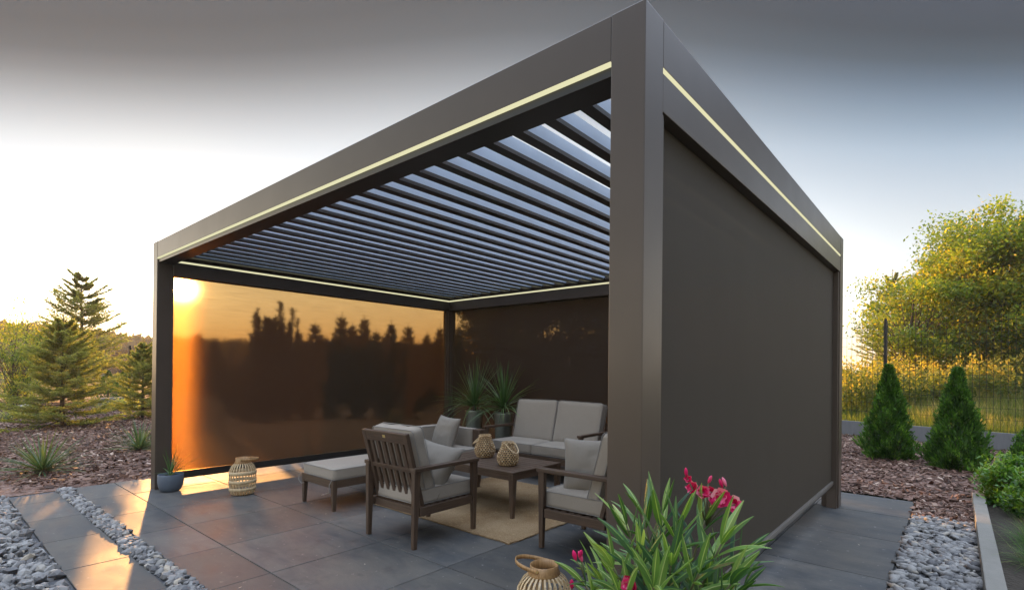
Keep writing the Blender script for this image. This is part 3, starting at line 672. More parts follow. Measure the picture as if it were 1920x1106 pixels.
def wicker_lantern(label, loc, rz, s=1.0):
    t = thing('wicker_lantern', label, 'lantern', loc, rz, 'pear shaped wicker lanterns on the coffee table')
    def rad(z): return .062+.044*math.sin(min(1, max(0, (z+.02)/.20))*math.pi*.98)**.9 if z < .13 else .062+.030*max(0, math.cos((z-.10)/.15*math.pi/2))
    mb = MB(); rows = 12; hh = .225/rows
    for j in range(rows):
        z = .012+j*hh; r = rad(z); r = max(.052, min(.105, {0: .082, 1: .094, 2: .101, 3: .104, 4: .103, 5: .099, 6: .092, 7: .083, 8: .074, 9: .066, 10: .061, 11: .060}[j]))
        N = 22
        for k in range(N):
            a = 2*math.pi*(k+.5*(j % 2))/N; rr = .0088+random.uniform(-.0015, .0015); L2 = 2*math.pi*r/N*.60
            q = IV*np.array([rr*.8, L2*.78, rr*.80]); ca, sa = math.cos(a), math.sin(a); tl = random.uniform(-.3, .3)+(.35 if j % 2 else -.35)
            q = np.stack([q[:, 0], q[:, 1]*math.cos(tl)-q[:, 2]*math.sin(tl), q[:, 1]*math.sin(tl)+q[:, 2]*math.cos(tl)], 1)
            v = np.stack([(q[:, 0]+r)*ca-q[:, 1]*sa, (q[:, 0]+r)*sa+q[:, 1]*ca, q[:, 2]+z], 1)*s
            mb.add(v.tolist(), [tuple(int(i) for i in f) for f in IF], random.random())
    mb.build('woven_body', M['wicker'], t, smooth=True)
    rp = MB()
    for j in range(rows+1):
        z = (.004+j*hh)*s; r = [.074, .088, .097, .1005, .1015, .099, .0935, .0855, .0765, .068, .061, .057, .057][j]*s
        rp.tube([(r*math.cos(2*math.pi*k/28)*.955, r*math.sin(2*math.pi*k/28)*.955, z) for k in range(28)], .0032, 5, closed=True, a=.3)
    rp.build('wire_hoops', M['wicker'], t, smooth=True)
    MB().lathe([(0, .002), (.074*s, .002), (.074*s, .008), (0, .009)], 24).build('base', M['bamboo_band'], t)
    MB().lathe([(.06, .012), (.085, .06), (.078, .11), (.050, .17), (.045, .205)], 24).build('shade_filler', M['claypot'], t, smooth=True)  # added dark shell, stands in for shade inside the hollow weave
    MB().lathe([(.020, .010), (.030, .010), (.030, .12), (.027, .12), (.026, .014)], 20).build('glass_insert', M['zinc'], t, smooth=True)
    pts = [(.060*s*math.cos(math.pi*k/18), .10*s*math.sin(math.pi*k/18)+.03, (.215-.085*math.sin(math.pi*k/18))*s) for k in range(19)]
    MB().tube(pts, .0055, 6, a=.8).build('handle', M['wicker'], t, smooth=True)
    return t
wicker_lantern('wicker lantern on the coffee table, farther from the camera, handle hanging left', (-3.00, 2.10, .4215), R(115), 1.02)
wicker_lantern('wicker lantern on the coffee table, closer to the camera', (-2.49, 1.915, .4215), R(-95), .98)

# ------------------------------------------------------------------ potted plants
def spiky(mb, c, N, L0, L1, w, e0, e1, droop, amean=.5, seed=0, n=6):
    r = random.Random(seed)
    for k in range(N):
        a = r.uniform(0, 2*math.pi); f = (k+.5)/N; el = R(e0+(e1-e0)*f+r.uniform(-8, 8)); Ln = r.uniform(L0, L1)
        d = (math.cos(a)*math.cos(el), math.sin(a)*math.cos(el), math.sin(el))
        blade(mb, (c[0]+d[0]*.01, c[1]+d[1]*.01, c[2]), d, Ln, w*r.uniform(.8, 1.2), droop*r.uniform(.5, 1.5)*max(.25, math.cos(el)), n, min(1, max(0, r.gauss(amean, .2))))
for (lab, x, y, top, sd, L1) in (('spiky long-leaved plant in a zinc planter beside the rear left post', -4.95, 3.74, 0.86, 3, .74), ('spiky long-leaved plant in a zinc planter beside the sofa back', -4.30, 3.72, 0.86, 8, .72)):
    t = thing('dracaena_plant', lab, 'potted plant', (x, y, 0), 0, 'long-leaved plants in zinc planters')
    p = MB().lathe([(0, .0), (.095, .0), (.100, .01), (.138, .70), (.142, .715), (.136, .718), (.130, .70), (.128, .66), (0, .655)], 40).build('planter', M['zinc'], t, smooth=True)
    MB().lathe([(0, .674), (.129, .668)], 24).build('soil', M['soil'], p)
    MB().tube([(0, 0, .66), (.003, .002, .72), (0, 0, top-.06)], [.028, .026, .03], 10).build('trunk', M['bark'], t, smooth=True)
    mb = MB(); spiky(mb, (0, 0, top-.08), 120, L1*.6, L1*1.08, .023, 88, -5, .95, seed=sd); mb.build('leaves', M['dracaena'], t)
t = thing('potted_plant', 'small grassy plant in a blue-grey round pot by the left front post', 'potted plant', (-5.765, .10, 0)); t.scale = (.86, .86, .95)
p = MB().lathe([(0, 0), (.085, 0), (.105, .012), (.128, .06), (.136, .12), (.134, .185), (.130, .192), (.124, .186), (.122, .165), (0, .16)], 40).build('pot', M['bluepot'], t, smooth=True)
MB().lathe([(0, .172), (.123, .168)], 24).build('soil', M['soil'], p)
mb = MB(); spiky(mb, (-.02, 0, .165), 22, .18, .42, .020, 85, 25, 1.3, .55, seed=4); mb.build('leaves', M['dracaena'], t)

# ------------------------------------------------------------------ oleander in the foreground
ol = thing('oleander', 'green oleander with pink-red flowers growing in front of the near post', 'oleander', (.26, -.34, 0))
op = MB().lathe([(0, 0), (.13, 0), (.14, .01), (.185, .30), (.195, .31), (.195, .34), (.18, .34), (.17, .30), (0, .29)], 40).build('pot', M['claypot'], ol, smooth=True)
MB().lathe([(0, .312), (.172, .305)], 24).build('soil', M['soil'], op)
base = Vector((.26, -.34, 0)); rl = random.Random(5)
shoots = [(1175, 985, 1.42, 1), (1205, 965, 1.50, 1), (1242, 962, 1.38, 1), (1272, 985, 1.30, 1), (1322, 975, 1.42, 1), (1388, 1045, 1.40, 1), (1352, 1020, 1.25, 1), (1150, 1065, 1.30, 1), (1120, 1085, 1.42, .9), (1098, 1098, 1.22, .8), (1200, 1040, 1.25, 1), (1258, 1060, 1.18, 1), (1310, 1075, 1.15, 1), (1370, 1095, 1.2, 1), (1225, 1100, 1.12, 1), (1160, 1110, 1.18, 1), (1335, 1110, 1.32, 1), (1395, 1100, 1.38, .9), (1140, 1120, 1.5, 1), (1265, 1130, 1.3, 1), (1300, 1150, 1.2, 1), (1190, 1160, 1.35, 1), (1355, 1150, 1.45, 1), (1245, 1180, 1.5, 1)]
stems = MB(); lv = MB(); wp = lambda t: max(.03, math.sin(math.pi*min(1, t**.85*1.0))**.75) if 0 < t < 1 else .12
for (px, py, d, s) in shoots:
    tip = Vector(at(px, py, d))-base; root = Vector((rl.uniform(-.07, .07), rl.uniform(-.07, .07), .30)); mid = root.lerp(tip, .55)+Vector((tip.x*-.12, tip.y*-.12, .05))
    pts = []
    for k in range(9): f = k/8; pts.append(root*(1-f)**2+mid*2*f*(1-f)+tip*f*f)
    stems.tube(pts, [.006-.0035*k/8 for k in range(9)], 6)
    axis = (pts[-1]-pts[-3]).normalized(); ph = rl.uniform(0, 2)
    nw = 8
    for w in range(nw):
        f = 1-w*.08; i = f*8; j = min(7, int(i)); p = pts[j].lerp(pts[j+1], i-j); ph += 1.05
        for k in range(3 if w < 7 else 2):
            a = ph+k*2.094+rl.uniform(-.2, .2); x = axis.orthogonal().normalized(); y = axis.cross(x); rad = x*math.cos(a)+y*math.sin(a)
            op_ = min(1.55, .30+w*.19+rl.uniform(-.15, .2)); dd = axis*math.cos(op_)+rad*math.sin(op_); dd = (dd+Vector((0, 0, .12))).normalized()
            Ln = s*rl.uniform(.10, .165)*(0.8 if w < 1 else 1); blade(lv, p, dd, Ln, Ln*rl.uniform(.12, .155), rl.uniform(.1, 1.0), 7, min(1, max(0, rl.gauss(.52-w*.045, .20))), axis.cross(rad), .28, wp, True)
stems.build('stems', M['stem'], ol, smooth=True); lv.build('leaves', M['oleander'], ol)
def flower(mb, c, r, n=5, openf=.7, face=(0, -1, .3)):
    c = Vector(c); fz = Vector(face).normalized(); x = fz.orthogonal().normalized(); y = fz.cross(x)
    for ring in range(2):
        for k in range(n):
            a = 2*math.pi*(k+.5*ring)/n+random.uniform(-.15, .15); rad = x*math.cos(a)+y*math.sin(a); sd = x*-math.sin(a)+y*math.cos(a)
            rr = r*(1-.35*ring); o = openf*(1-.4*ring); vs = []
            for i in range(5):
                t = i/4; q = c+fz*(r*.7*t*(1-o*.5)-r*.25)+rad*(rr*t*(.4+.6*o)); w = r*(.28+.75*math.sin(t*2.3))*.55; curl = fz*(r*.18*random.uniform(-.4, 1)*t)
                vs += [q-sd*w+fz*r*.12+curl, q, q+sd*w+fz*r*.12+curl]
            fs = []
            for i in range(4): b = i*3; fs += [(b, b+1, b+4, b+3), (b+1, b+2, b+5, b+4)]
            mb.add(vs, fs, min(1, max(0, random.gauss(.45+.3*(ring == 0)*random.random(), .22))))
def bud(mb, c, d, L_, r):
    d = Vector(d).normalized(); mb.tube([Vector(c)+d*L_*t for t in (0, .25, .55, .8, 1)], [r*.35, r*.8, r, r*.7, r*.1], 8, a=random.uniform(.2, .9))
tipst = Vector(at(1325, 985, 1.42))-base
for (px, py, d, r, o) in ((1300, 915, 1.42, .020, .35), (1318, 922, 1.41, .018, .5), (1335, 922, 1.43, .017, .4), (1352, 932, 1.40, .022, .75), (1343, 936, 1.42, .018, .6), (1364, 933, 1.41, .014, .4), (1378, 945, 1.39, .019, .9), (1290, 898, 1.42, .013, .25), (1182, 1096, 1.2, .021, .6)):
    c = Vector(at(px, py, d))-base; fl = MB(); ps = MB(); flower(fl, c, r*1.2, 5, min(1, o*1.25), (rl.uniform(-.5, .5), -1, rl.uniform(.1, .6))); src = tipst if px > 1200 else c+Vector((.01, .02, -.08))
    ps.tube([src, src.lerp(c, .5)+Vector((0, 0, .012)), c], .0018, 5); f_ = fl.build('flower', M['petal'], ol, smooth=True); ps.build('stalk', M['stem'], f_, smooth=True)
for (px, py, d) in ((1287, 893, 1.42), (1362, 911, 1.42), (1355, 914, 1.42), (1086, 1045, 1.22), (1092, 1052, 1.22), (1080, 1050, 1.22), (1072, 1103, 1.2), (1328, 905, 1.43)):
    c = Vector(at(px, py, d))-base; src = tipst if px > 1200 else Vector(at(1098, 1090, 1.22))-base
    fl = MB(); ps = MB(); bud(fl, c, (rl.uniform(-.6, .6), -.3, 1), .028, .0055); ps.tube([src, src.lerp(c, .5)+Vector((0, 0, .01)), c], .0016, 5); f_ = fl.build('bud', M['petal'], ol, smooth=True); ps.build('stalk', M['stem'], f_, smooth=True)

# ------------------------------------------------------------------ beds: yuccas, shrubs, thujas
for (lab, x, y, L1, sd, N) in (('spiky yucca rosette in the bark nearest the crushed stone bed', -8.0, -.62, .56, 1, 120), ('spiky yucca rosette in the bark close to the left front post', -9.3, .62, .52, 2, 110)):
    t = thing('yucca', lab, 'yucca', (x, y, 0), 0, 'yucca rosettes in the bark bed')
    mb = MB(); spiky(mb, (0, 0, .03), N, L1*.7, L1*1.15,   .024, 66, -2, .22, .5, seed=sd, n=4); mb.build('leaves', M['yucca'], t)
    MB().tube([(0, 0, -.02), (0, 0, .06)], [.05, .035], 10).build('stem', M['bark'], t)

def spruce_mesh(Ht, Rd, seed, whorls=15, br=7, twn=11, need=26, nl=.035, nw=.011, upturn=.35):
    r = np.random.default_rng(seed); wood = MB(); C = []; Dv = []; Ls = []
    wood.tube([(r.normal()*.01, r.normal()*.01, Ht*k/8) for k in range(9)], [Ht*.018*(1-k/8)+.004 for k in range(9)], 8)
    for w in range(whorls):
        f = (w+.3)/whorls*.93; z = Ht*(.05+.93*f); Lb = Rd*(1-f)**.75*(1 if f > .12 else .8)+.03*Ht*.3
        nb = br if f < .8 else max(4, br-2); a0 = r.uniform(0, 6.28)
        for b in range(nb):
            a = a0+6.283*b/nb+r.normal()*.18; Lx = Lb*r.uniform(.60, 1.25); el = R(-4+38*f)+r.normal()*.12; p0 = np.array([0, 0, z+r.normal()*Ht*.012])
            d = np.array([math.cos(a)*math.cos(el), math.sin(a)*math.cos(el), math.sin(el)]); pts = [p0+d*Lx*t+np.array([0, 0, Lx*(upturn*t*t-.16*t)]) for t in np.linspace(0, 1, 6)]
            wood.tube([tuple(q) for q in pts], [Lx*.014*(1-t)+.002 for t in np.linspace(0, 1, 6)], 4)
            for k in range(twn):
                t = .18+.82*(k+.5)/twn; i = min(4, int(t*5)); p = pts[i]+(pts[i+1]-pts[i])*(t*5-i); ax = unit(pts[min(5, i+1)]-pts[i])
                for sg in (-1, 1):
                    sd = unit(np.cross(ax, [0, 0, 1]))*sg; td = unit(ax*.75+sd*r.uniform(.55, 1.0)+np.array([0, 0, r.normal()*.16])); tl = Lx*.34*(1-t*.55)*r.uniform(.6, 1.2)
                    q = r.random(need)[:, None]; cc = p+td*tl*q; nd = unit(td*.7+r.normal(size=(need, 3))*.62); C.append(cc); Dv.append(nd)
                    Ls.append(np.full(need, t*.5+.25*r.random())+q[:, 0]*.3)
            q = r.random(need)[:, None]; C.append(pts[3]+(pts[5]-pts[3])*q); Dv.append(unit(unit(pts[5]-pts[3])*.8+r.normal(size=(need, 3))*.5)); Ls.append(np.full(need, .7))
    q = r.random(30)[:, None]; C.append(np.array([0, 0, Ht*.90])+np.array([0, 0, Ht*.10])*q); Dv.append(unit(np.array([0, 0, 1.4])+r.normal(size=(30, 3))*.5)); Ls.append(np.full(30, .7))
    C = np.concatenate(C); Dv = np.concatenate(Dv); A = np.concatenate(Ls)*.75+rng.normal(size=len(C))*.12
    n = len(C); s = unit(np.cross(Dv, rdir(n))); L_ = nl*rng.uniform(.7, 1.3, (n, 1)); V = np.stack([C-s*nw*.5, C+s*nw*.5, C+Dv*L_], 1)
    return npmesh('needles', V, 3, A), wood.mesh('trunk')
def put_tree(name, label, cat, x, y, meshes, mats, group=None, sc_=1, rz=0, z=None, parts=('crown', 'trunk')):
    z = hgt(x, y) if z is None else z
    t = thing(name, label, cat, (x, y, z-.02), rz, group); t.scale = (sc_ if isinstance(sc_, tuple) else (sc_,)*3)
    for nm, me, m in zip(parts, meshes, mats): link(nm, me, M[m], t)
    return t
def mm(me, m): me.materials.append(M[m]); return me
SPm = spruce_mesh(2.5, 1.18, 11, 14, 8, 12, 34, .048, .014, .28)
for me, m in zip(SPm, ('spruce', 'bark')): mm(me, m)
SP2 = spruce_mesh(5.4, 2.0, 12, 20, 7, 11, 30, .075, .020, .28)
for me, m in zip(SP2, ('spruce', 'bark')): mm(me, m)
SP3 = spruce_mesh(3.2, .78, 13, 22, 7, 7, 16, .07, .022, .25)
for me, m in zip(SP3, ('spruce_far', 'bark')): mm(me, m)
x, y = gnd(118, 11.2); put_tree('spruce_tree', 'young spruce with spreading tiers in the bark bed, nearest the camera', 'spruce', x, y, SPm, ('spruce', 'bark'), 'young spruces in the left garden')
x, y = gnd(152, 19.5); put_tree('spruce_tree', 'tall open spruce rising behind the nearest young spruce', 'spruce', x, y, SP2, ('spruce', 'bark'), 'young spruces in the left garden', .97, 1.2)
x, y = gnd(268, 13.2); put_tree('spruce_tree', 'small spruce half hidden behind the left front post', 'spruce', x, y, SPm, ('spruce', 'bark'), 'young spruces in the left garden', (.72, .72, .84), 2.2)

def decid(Ht, Rx, Rz, seed, clumps=60, per=220, leaf=.09, zc=None, csize=.42, base=.12, lo_=.05, hi_=.95):
    r = np.random.default_rng(seed); wood = MB(); zc = zc or Ht*.58; C = []; A = []
    top = Ht*.8; wood.tube([(0, 0, 0), (.05, .02, Ht*.25), (-.04, .05, Ht*.5), (.03, 0, top)], [Ht*.022, Ht*.018, Ht*.012, .012], 8)
    cl = []
    for k in range(clumps):
        d = unit(r.normal(size=3)); rr = r.uniform(.35, 1.0)**.5*r.uniform(.8, 1.12); p = np.array([0, 0, zc])+d*np.array([Rx, Rx, Rz])*rr
        p[2] = max(p[2], Ht*base); cl.append(p)
        f = r.uniform(.1, .65)*min(1, p[2]/top); st = np.array([0, 0, top*f]); m1 = st+(p-st)*.5+np.array([0, 0, -.15+.1*r.random()])
        wood.tube([tuple(st), tuple(m1), tuple(p)], [Ht*.007, Ht*.004, .004], 5)
    for p in cl:
        n = int(per*r.uniform(.5, 1.4)); s = csize*r.uniform(.6, 1.35); q = r.normal(size=(n, 3))*np.array([s, s, s*.62])*.6; C.append(p+q)
        hue = r.random()
        A.append(np.clip(hue*.55+.08+r.normal(size=n)*.17+q[:, 2]*.2, lo_, hi_))
    C = np.concatenate(C); A = np.concatenate(A); n = len(C); d = unit(rdir(n)+np.array([0, 0, -.25])); g = unit(rdir(n)*.7+np.array([0, 0, 1]))
    return npmesh('foliage', leaf_quads(C, d, leaf*rng.uniform(.6, 1.3, n), leaf*.62*rng.uniform(.7, 1.2, n), g), 4, A), wood.mesh('trunk')
T1 = decid(6.7, 2.5, 3.1, 21, 135, 360, .125, 3.6, .62, .12)
for me, m in zip(T1, ('tree', 'bark')): mm(me, m)
T2 = decid(5.0, 1.9, 2.2, 22, 60, 260, .12, 2.7, .55, .12)
for me, m in zip(T2, ('tree', 'bark')): mm(me, m)
T3 = decid(7, 2.5, 3.5, 23, 130, 330, .17, 3.7, .55, .04)
for me, m in zip(T3, ('tree_dark', 'bark')): mm(me, m)
G_ = 'trees beyond the wire fence on the right'
x, y = gnd(1855, 17.5); put_tree('leafy_tree', 'largest yellow-green leafy tree beyond the wire fence on the right', 'tree', x, y, T1, ('tree', 'bark'), G_, .97)
x, y = gnd(1950, 16.5); put_tree('leafy_tree', 'leafy tree cut off by the right edge of the photo, beyond the fence', 'tree', x, y, T1, ('tree', 'bark'), G_, .93, 2.0)
x, y = gnd(1712, 17.5); put_tree('leafy_tree', 'lower yellowing leafy tree right behind the dark fence post', 'tree', x, y, T2, ('tree', 'bark'), G_, .92, 1.0)
x, y = gnd(1745, 22); put_tree('spruce_tree', 'grey-green spruce top showing above the yellowing leafy tree', 'spruce', x, y, SP2, ('spruce', 'bark'), G_, (1.05, 1.05, 1.08), .4)
x, y = gnd(1672, 20); put_tree('spruce_tree', 'narrow spruce at the left end of the trees beyond the right fence', 'spruce', x, y, SP2, ('spruce', 'bark'), G_, (.8, .8, .88), 1.9)
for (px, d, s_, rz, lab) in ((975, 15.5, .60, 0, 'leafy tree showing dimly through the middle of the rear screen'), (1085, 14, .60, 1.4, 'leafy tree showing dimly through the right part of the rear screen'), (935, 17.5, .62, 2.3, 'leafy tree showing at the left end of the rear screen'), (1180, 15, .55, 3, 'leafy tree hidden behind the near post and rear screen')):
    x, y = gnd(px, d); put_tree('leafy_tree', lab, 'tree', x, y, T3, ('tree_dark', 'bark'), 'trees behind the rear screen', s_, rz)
# left garden: light birch-like young trees at the picture edge
TL = decid(3.4, .95, 1.5, 31, 45, 160, .075, 1.9, .34, .12, .1, .8)
for me, m in zip(TL, ('tree', 'bark')): mm(me, m)
x, y = gnd(22, 15.5); put_tree('leafy_tree', 'pale green young leafy tree at the left edge of the photo', 'tree', x, y, TL, ('tree', 'bark'), None, (.62, .62, .78))
x, y = gnd(50, 18.5); put_tree('leafy_tree', 'slender young leafy tree just left of the tall spruce', 'tree', x, y, TL, ('tree', 'bark'), None, (.75, .75, 1.12), 2)

def thuja_mesh(Ht, Rd, seed, n=13000, waist=.0):
    r = np.random.default_rng(seed); f = r.random(n)**1.25; a = r.uniform(0, 6.283, n)
    prof = Rd*np.minimum(1, (f+.06)/.20)**.5*(1-f)**1.0*1.27+.02; lump = 1+.18*np.sin(a*3+f*9+seed*2)+.17*np.sin(a*5-f*21+seed)+.13*np.sin(a*11+f*37)
    rr = prof*lump*r.uniform(.62, 1.03, n); C = np.stack([rr*np.cos(a), rr*np.sin(a), f*Ht], 1)
    d = unit(np.stack([np.cos(a)*.55, np.sin(a)*.55, np.full(n, .95)], 1)+r.normal(size=(n, 3))*.33); out = np.stack([np.cos(a+r.normal(size=n)*1.0), np.sin(a+r.normal(size=n)*1.0), np.zeros(n)], 1)
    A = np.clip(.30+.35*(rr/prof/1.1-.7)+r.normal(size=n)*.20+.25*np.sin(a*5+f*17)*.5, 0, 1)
    me = npmesh('foliage', leaf_quads(C, d, r.uniform(.035, .085, n)*Ht/1.4, r.uniform(.014, .032, n), unit(out)), 4, A)
    wd = MB().tube([(0, 0, 0), (0, 0, Ht*.9)], [.03, .006], 8).mesh('trunk'); return mm(me, 'thuja'), mm(wd, 'bark')
for (lab, x, y, h, rd, sd) in (('small thuja closest to the pergola in the right bark bed', .07, 7.98, 1.47, .30, 1), ('small conical thuja in the right bark bed, second from the pergola', .93, 7.62, 1.42, .305, 2), ('low thuja at the right edge of the photo by the concrete board', 1.90, 8.6, .80, .33, 3)):
    put_tree('thuja', lab, 'thuja', x, y, thuja_mesh(h, rd, sd), ('thuja', 'bark'), 'small thujas in the right bark bed', z=0)
TS = thuja_mesh(.95, .36, 9, 2500)
for px, d, lab in ((203, 18.0, 'tiny dark cone thuja far left, the left one of the pair by the low wall'), (232, 18.6, 'tiny dark cone thuja far left, the right one of the pair by the low wall')):
    x, y = gnd(px, d); put_tree('thuja', lab, 'thuja', x, y, TS, ('thuja', 'bark'), 'far pair of tiny thujas', z=.25)
x, y = gnd(190, 17.2); x2, y2 = gnd(262, 18.6)
mb = MB().bar((x, y, .11), (x2, y2, .11), .25, .32); props(mb.build('retaining_wall', M['edging'], bevel=.02), 'low stone retaining wall under the two tiny far thujas', 'retaining wall')

# shrubs right bed
def bush_mesh(Rd, Ht, seed, clumps=26, per=90, leaf=.05, up=.35, flat=.8):
    r = np.random.default_rng(seed); C = []; A = []; st = MB()
    for k in range(clumps):
        d = unit(r.normal(size=3)); d[2] = abs(d[2]); p = d*np.array([Rd, Rd, Ht])*r.uniform(.55, 1.0); p[2] = max(.06, p[2]); st.tube([(0, 0, 0), tuple(p*.5+np.array([0, 0, .04])), tuple(p)], .005, 5)
        n = per; q = r.normal(size=(n, 3))*np.array([1, 1, .8])*Rd*.17; C.append(p+q); A.append(np.clip(.3+.5*p[2]/Ht*r.random()+r.normal(size=n)*.2+q[:, 2]*2, 0, 1))
    C = np.concatenate(C); A = np.concatenate(A); n = len(C); d = unit(rdir(n)+np.array([0, 0, up])+C*np.array([.8, .8, 0]))
    return npmesh('foliage', leaf_quads(C, d, leaf*r.uniform(.6, 1.3, n), leaf*.42, unit(rdir(n)*.6+np.array([0, 0, 1]))), 4, A), st.mesh('stems')
for (lab, x, y, rd, h, sd) in (('bright green leafy shrub spilling over the end of the concrete kerb', 1.38, 5.25, .34, .50, 3), ('green leafy shrub at the right edge behind the concrete kerb', 1.62, 4.62, .34, .48, 4)):
    b = bush_mesh(rd, h, sd, 34, 130, .055)
    put_tree('leafy_shrub', lab, 'shrub', x, y, (mm(b[0], 'shrub'), mm(b[1], 'stem')), ('shrub', 'stem'), 'leafy shrubs behind the kerb', z=.03, parts=('foliage', 'stems'))
for (lab, x, y, sd) in (('tuft of fine green grass behind the kerb at the right edge', 1.47, 3.72, 1), ('grass tuft behind the kerb in the lower right corner', 1.42, 3.12, 2)):
    t = thing('ornamental_grass', lab, 'ornamental grass', (x, y, .02), 0, 'grass tufts behind the kerb')
    mb = MB(); r_ = random.Random(sd)
    for k in range(420):
        a = r_.uniform(0, 6.28); rr = r_.uniform(0, .16); el = R(r_.uniform(18, 85)); dd = (math.cos(a)*math.cos(el), math.sin(a)*math.cos(el), math.sin(el))
        blade(mb, (rr*math.cos(a), rr*math.sin(a), 0), dd, r_.uniform(.16, .34), .005, r_.uniform(.5, 1.6), 4, r_.gauss(.45, .22) if k % 12 else 1., fold=.1)
    mb.build('blades', M['lowgrass'], t)
# low green mounds in the far left garden
for (px, d, rd, h, lab) in ((232, 15.8, .65, .28, 'low spreading green juniper in front of the tiny far thujas'), (15, 17, 1.1, .42, 'low green shrub mound at the left edge of the photo'), (55, 13.0, .5, .24, 'low green plant left of the nearest spruce')):
    x, y = gnd(px, d); b = bush_mesh(rd, h, int(px)+3, 30, 80, .07); put_tree('low_shrub', lab, 'shrub', x, y, (mm(b[0], 'spruce'), mm(b[1], 'stem')), ('spruce', 'stem'), None, z=0, parts=('foliage', 'stems'))
def rock(label, x, y, s):
    q = IV2*np.array([s, s*.7, s*.5]); q = np.array([v*(1+.18*noise.noise(Vector(v*3/s))) for v in q]); mb = MB().add(q.tolist(), [tuple(int(i) for i in f) for f in IF2]); o = mb.build('boulder', M['rock'], smooth=True); o.location = (x, y, s*.22); props(o, label, 'boulder')
x, y = gnd(48, 14.6); rock('pale rounded boulder in the far left bark bed', x, y, .34)
# dark spiky plant outside the left screen
t = thing('yucca', 'dark spiky plant seen as a silhouette through the left screen', 'yucca', (-6.75, 3.55, 0)); mb = MB(); spiky(mb, (0, 0, .22), 70, .35, .60, .03, 85, 5, .5, .3, seed=77); mb.build('leaves', M['yucca'], t); MB().tube([(0, 0, -.02), (0, 0, .25)], [.05, .04], 8).build('stem', M['bark'], t)

# silhouettes beyond the left screen: a row of spruces
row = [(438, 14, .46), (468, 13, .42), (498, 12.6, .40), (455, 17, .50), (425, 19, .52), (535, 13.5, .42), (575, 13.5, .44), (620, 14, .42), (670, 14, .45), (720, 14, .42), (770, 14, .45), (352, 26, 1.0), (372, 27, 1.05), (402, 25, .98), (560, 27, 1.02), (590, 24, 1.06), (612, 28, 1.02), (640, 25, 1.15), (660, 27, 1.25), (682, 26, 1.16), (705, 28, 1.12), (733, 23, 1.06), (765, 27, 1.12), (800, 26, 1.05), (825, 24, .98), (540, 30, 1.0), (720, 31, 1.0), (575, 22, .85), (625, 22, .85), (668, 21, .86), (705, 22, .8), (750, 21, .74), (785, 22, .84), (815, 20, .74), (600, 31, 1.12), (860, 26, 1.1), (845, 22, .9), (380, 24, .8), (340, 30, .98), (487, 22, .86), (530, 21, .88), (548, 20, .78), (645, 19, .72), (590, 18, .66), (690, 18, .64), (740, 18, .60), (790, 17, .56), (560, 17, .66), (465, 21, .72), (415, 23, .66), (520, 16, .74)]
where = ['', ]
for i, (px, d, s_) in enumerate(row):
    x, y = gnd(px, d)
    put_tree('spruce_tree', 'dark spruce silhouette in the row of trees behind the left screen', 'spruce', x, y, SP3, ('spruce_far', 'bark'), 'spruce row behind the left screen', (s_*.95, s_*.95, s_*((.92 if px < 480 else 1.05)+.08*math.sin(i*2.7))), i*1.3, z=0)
# upright many-tipped conifer
jm = []; 
r = np.random.default_rng(5); wood = MB(); C = []; Dv = []
for k in range(80):
    a = r.uniform(0, 6.28); rr = r.uniform(.05, .52); b = np.array([rr*math.cos(a), rr*math.sin(a), .2]); tip = b*np.array([1.25, 1.25, 1])+np.array([0, 0, r.uniform(1.7, 3.0)+(.5 if k % 9 == 0 else 0)]); wood.tube([tuple(b), tuple((b+tip)/2), tuple(tip)], [.03, .02, .006], 5)
    n = 260; q = r.random(n)[:, None]**.8; C.append(b+(tip-b)*q+r.normal(size=(n, 3))*.10*(1-q*.85)); Dv.append(unit(np.array([0, 0, 1.])+r.normal(size=(n, 3))*.45))
C = np.concatenate(C); Dv = np.concatenate(Dv); me = npmesh('foliage', leaf_quads(C, Dv, .14, .04), 4, rng.random(len(C)))
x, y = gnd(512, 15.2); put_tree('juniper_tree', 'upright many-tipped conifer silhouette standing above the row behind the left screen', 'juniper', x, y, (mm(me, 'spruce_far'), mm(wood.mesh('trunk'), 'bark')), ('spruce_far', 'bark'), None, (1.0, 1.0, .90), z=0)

# ------------------------------------------------------------------ fences
def fence(label, pts, h, boardh, spacing=2.5, z0=0., wires=True, group=None):
    t = thing('wire_fence', label, 'fence', (pts[0][0], pts[0][1], 0), 0, group); o = Vector((pts[0][0], pts[0][1], 0))
    for (xa_, ya_), (xb_, yb_) in zip(pts[:-1], pts[1:]):
        a = Vector((xa_, ya_, 0))-o; b = Vector((xb_, yb_, 0))-o; L_ = (b-a).length; n = max(1, round(L_/spacing)); d = (b-a)/n; u = d.normalized()
        for k in range(n+1 if (xb_, yb_) == pts[-1] else n):
            p = a+d*k; MB().bar((p.x, p.y, -.1), (p.x, p.y, h+.08), .06, .04, tuple(u)).build('post', M['fence'], t, bevel=.003)
        for k in range(n):
            p = a+d*k+u*.035; q = a+d*(k+1)-u*.035; nn = Vector((-u.y, u.x, 0))
            if boardh: MB().bar((p.x, p.y, boardh/2), (q.x, q.y, boardh/2), .05, boardh).build('gravel_board', M['board'], t, bevel=.004)
            w = MB(); m = max(4, int((q-p).length/.10)); zz = boardh+.03
            while zz < h:
                w.bar((p.x, p.y, zz), (q.x, q.y, zz), .005, .005)
                zz += .20
            for j in range(m+1):
                s_ = p.lerp(q, j/m)-nn*.004; w.bar((s_.x, s_.y, boardh+.02), (s_.x, s_.y, h+.03), .0048, .0048, tuple(u))
            w.build('mesh_panel', M['fence'], t)
    return t
fence('dark wire mesh fence on a concrete board behind the right bark bed', [(-9.8, 13.0), (-5.0, 12.1), (-.25, 10.95), (4.6, 9.6)], 2.42, .31)
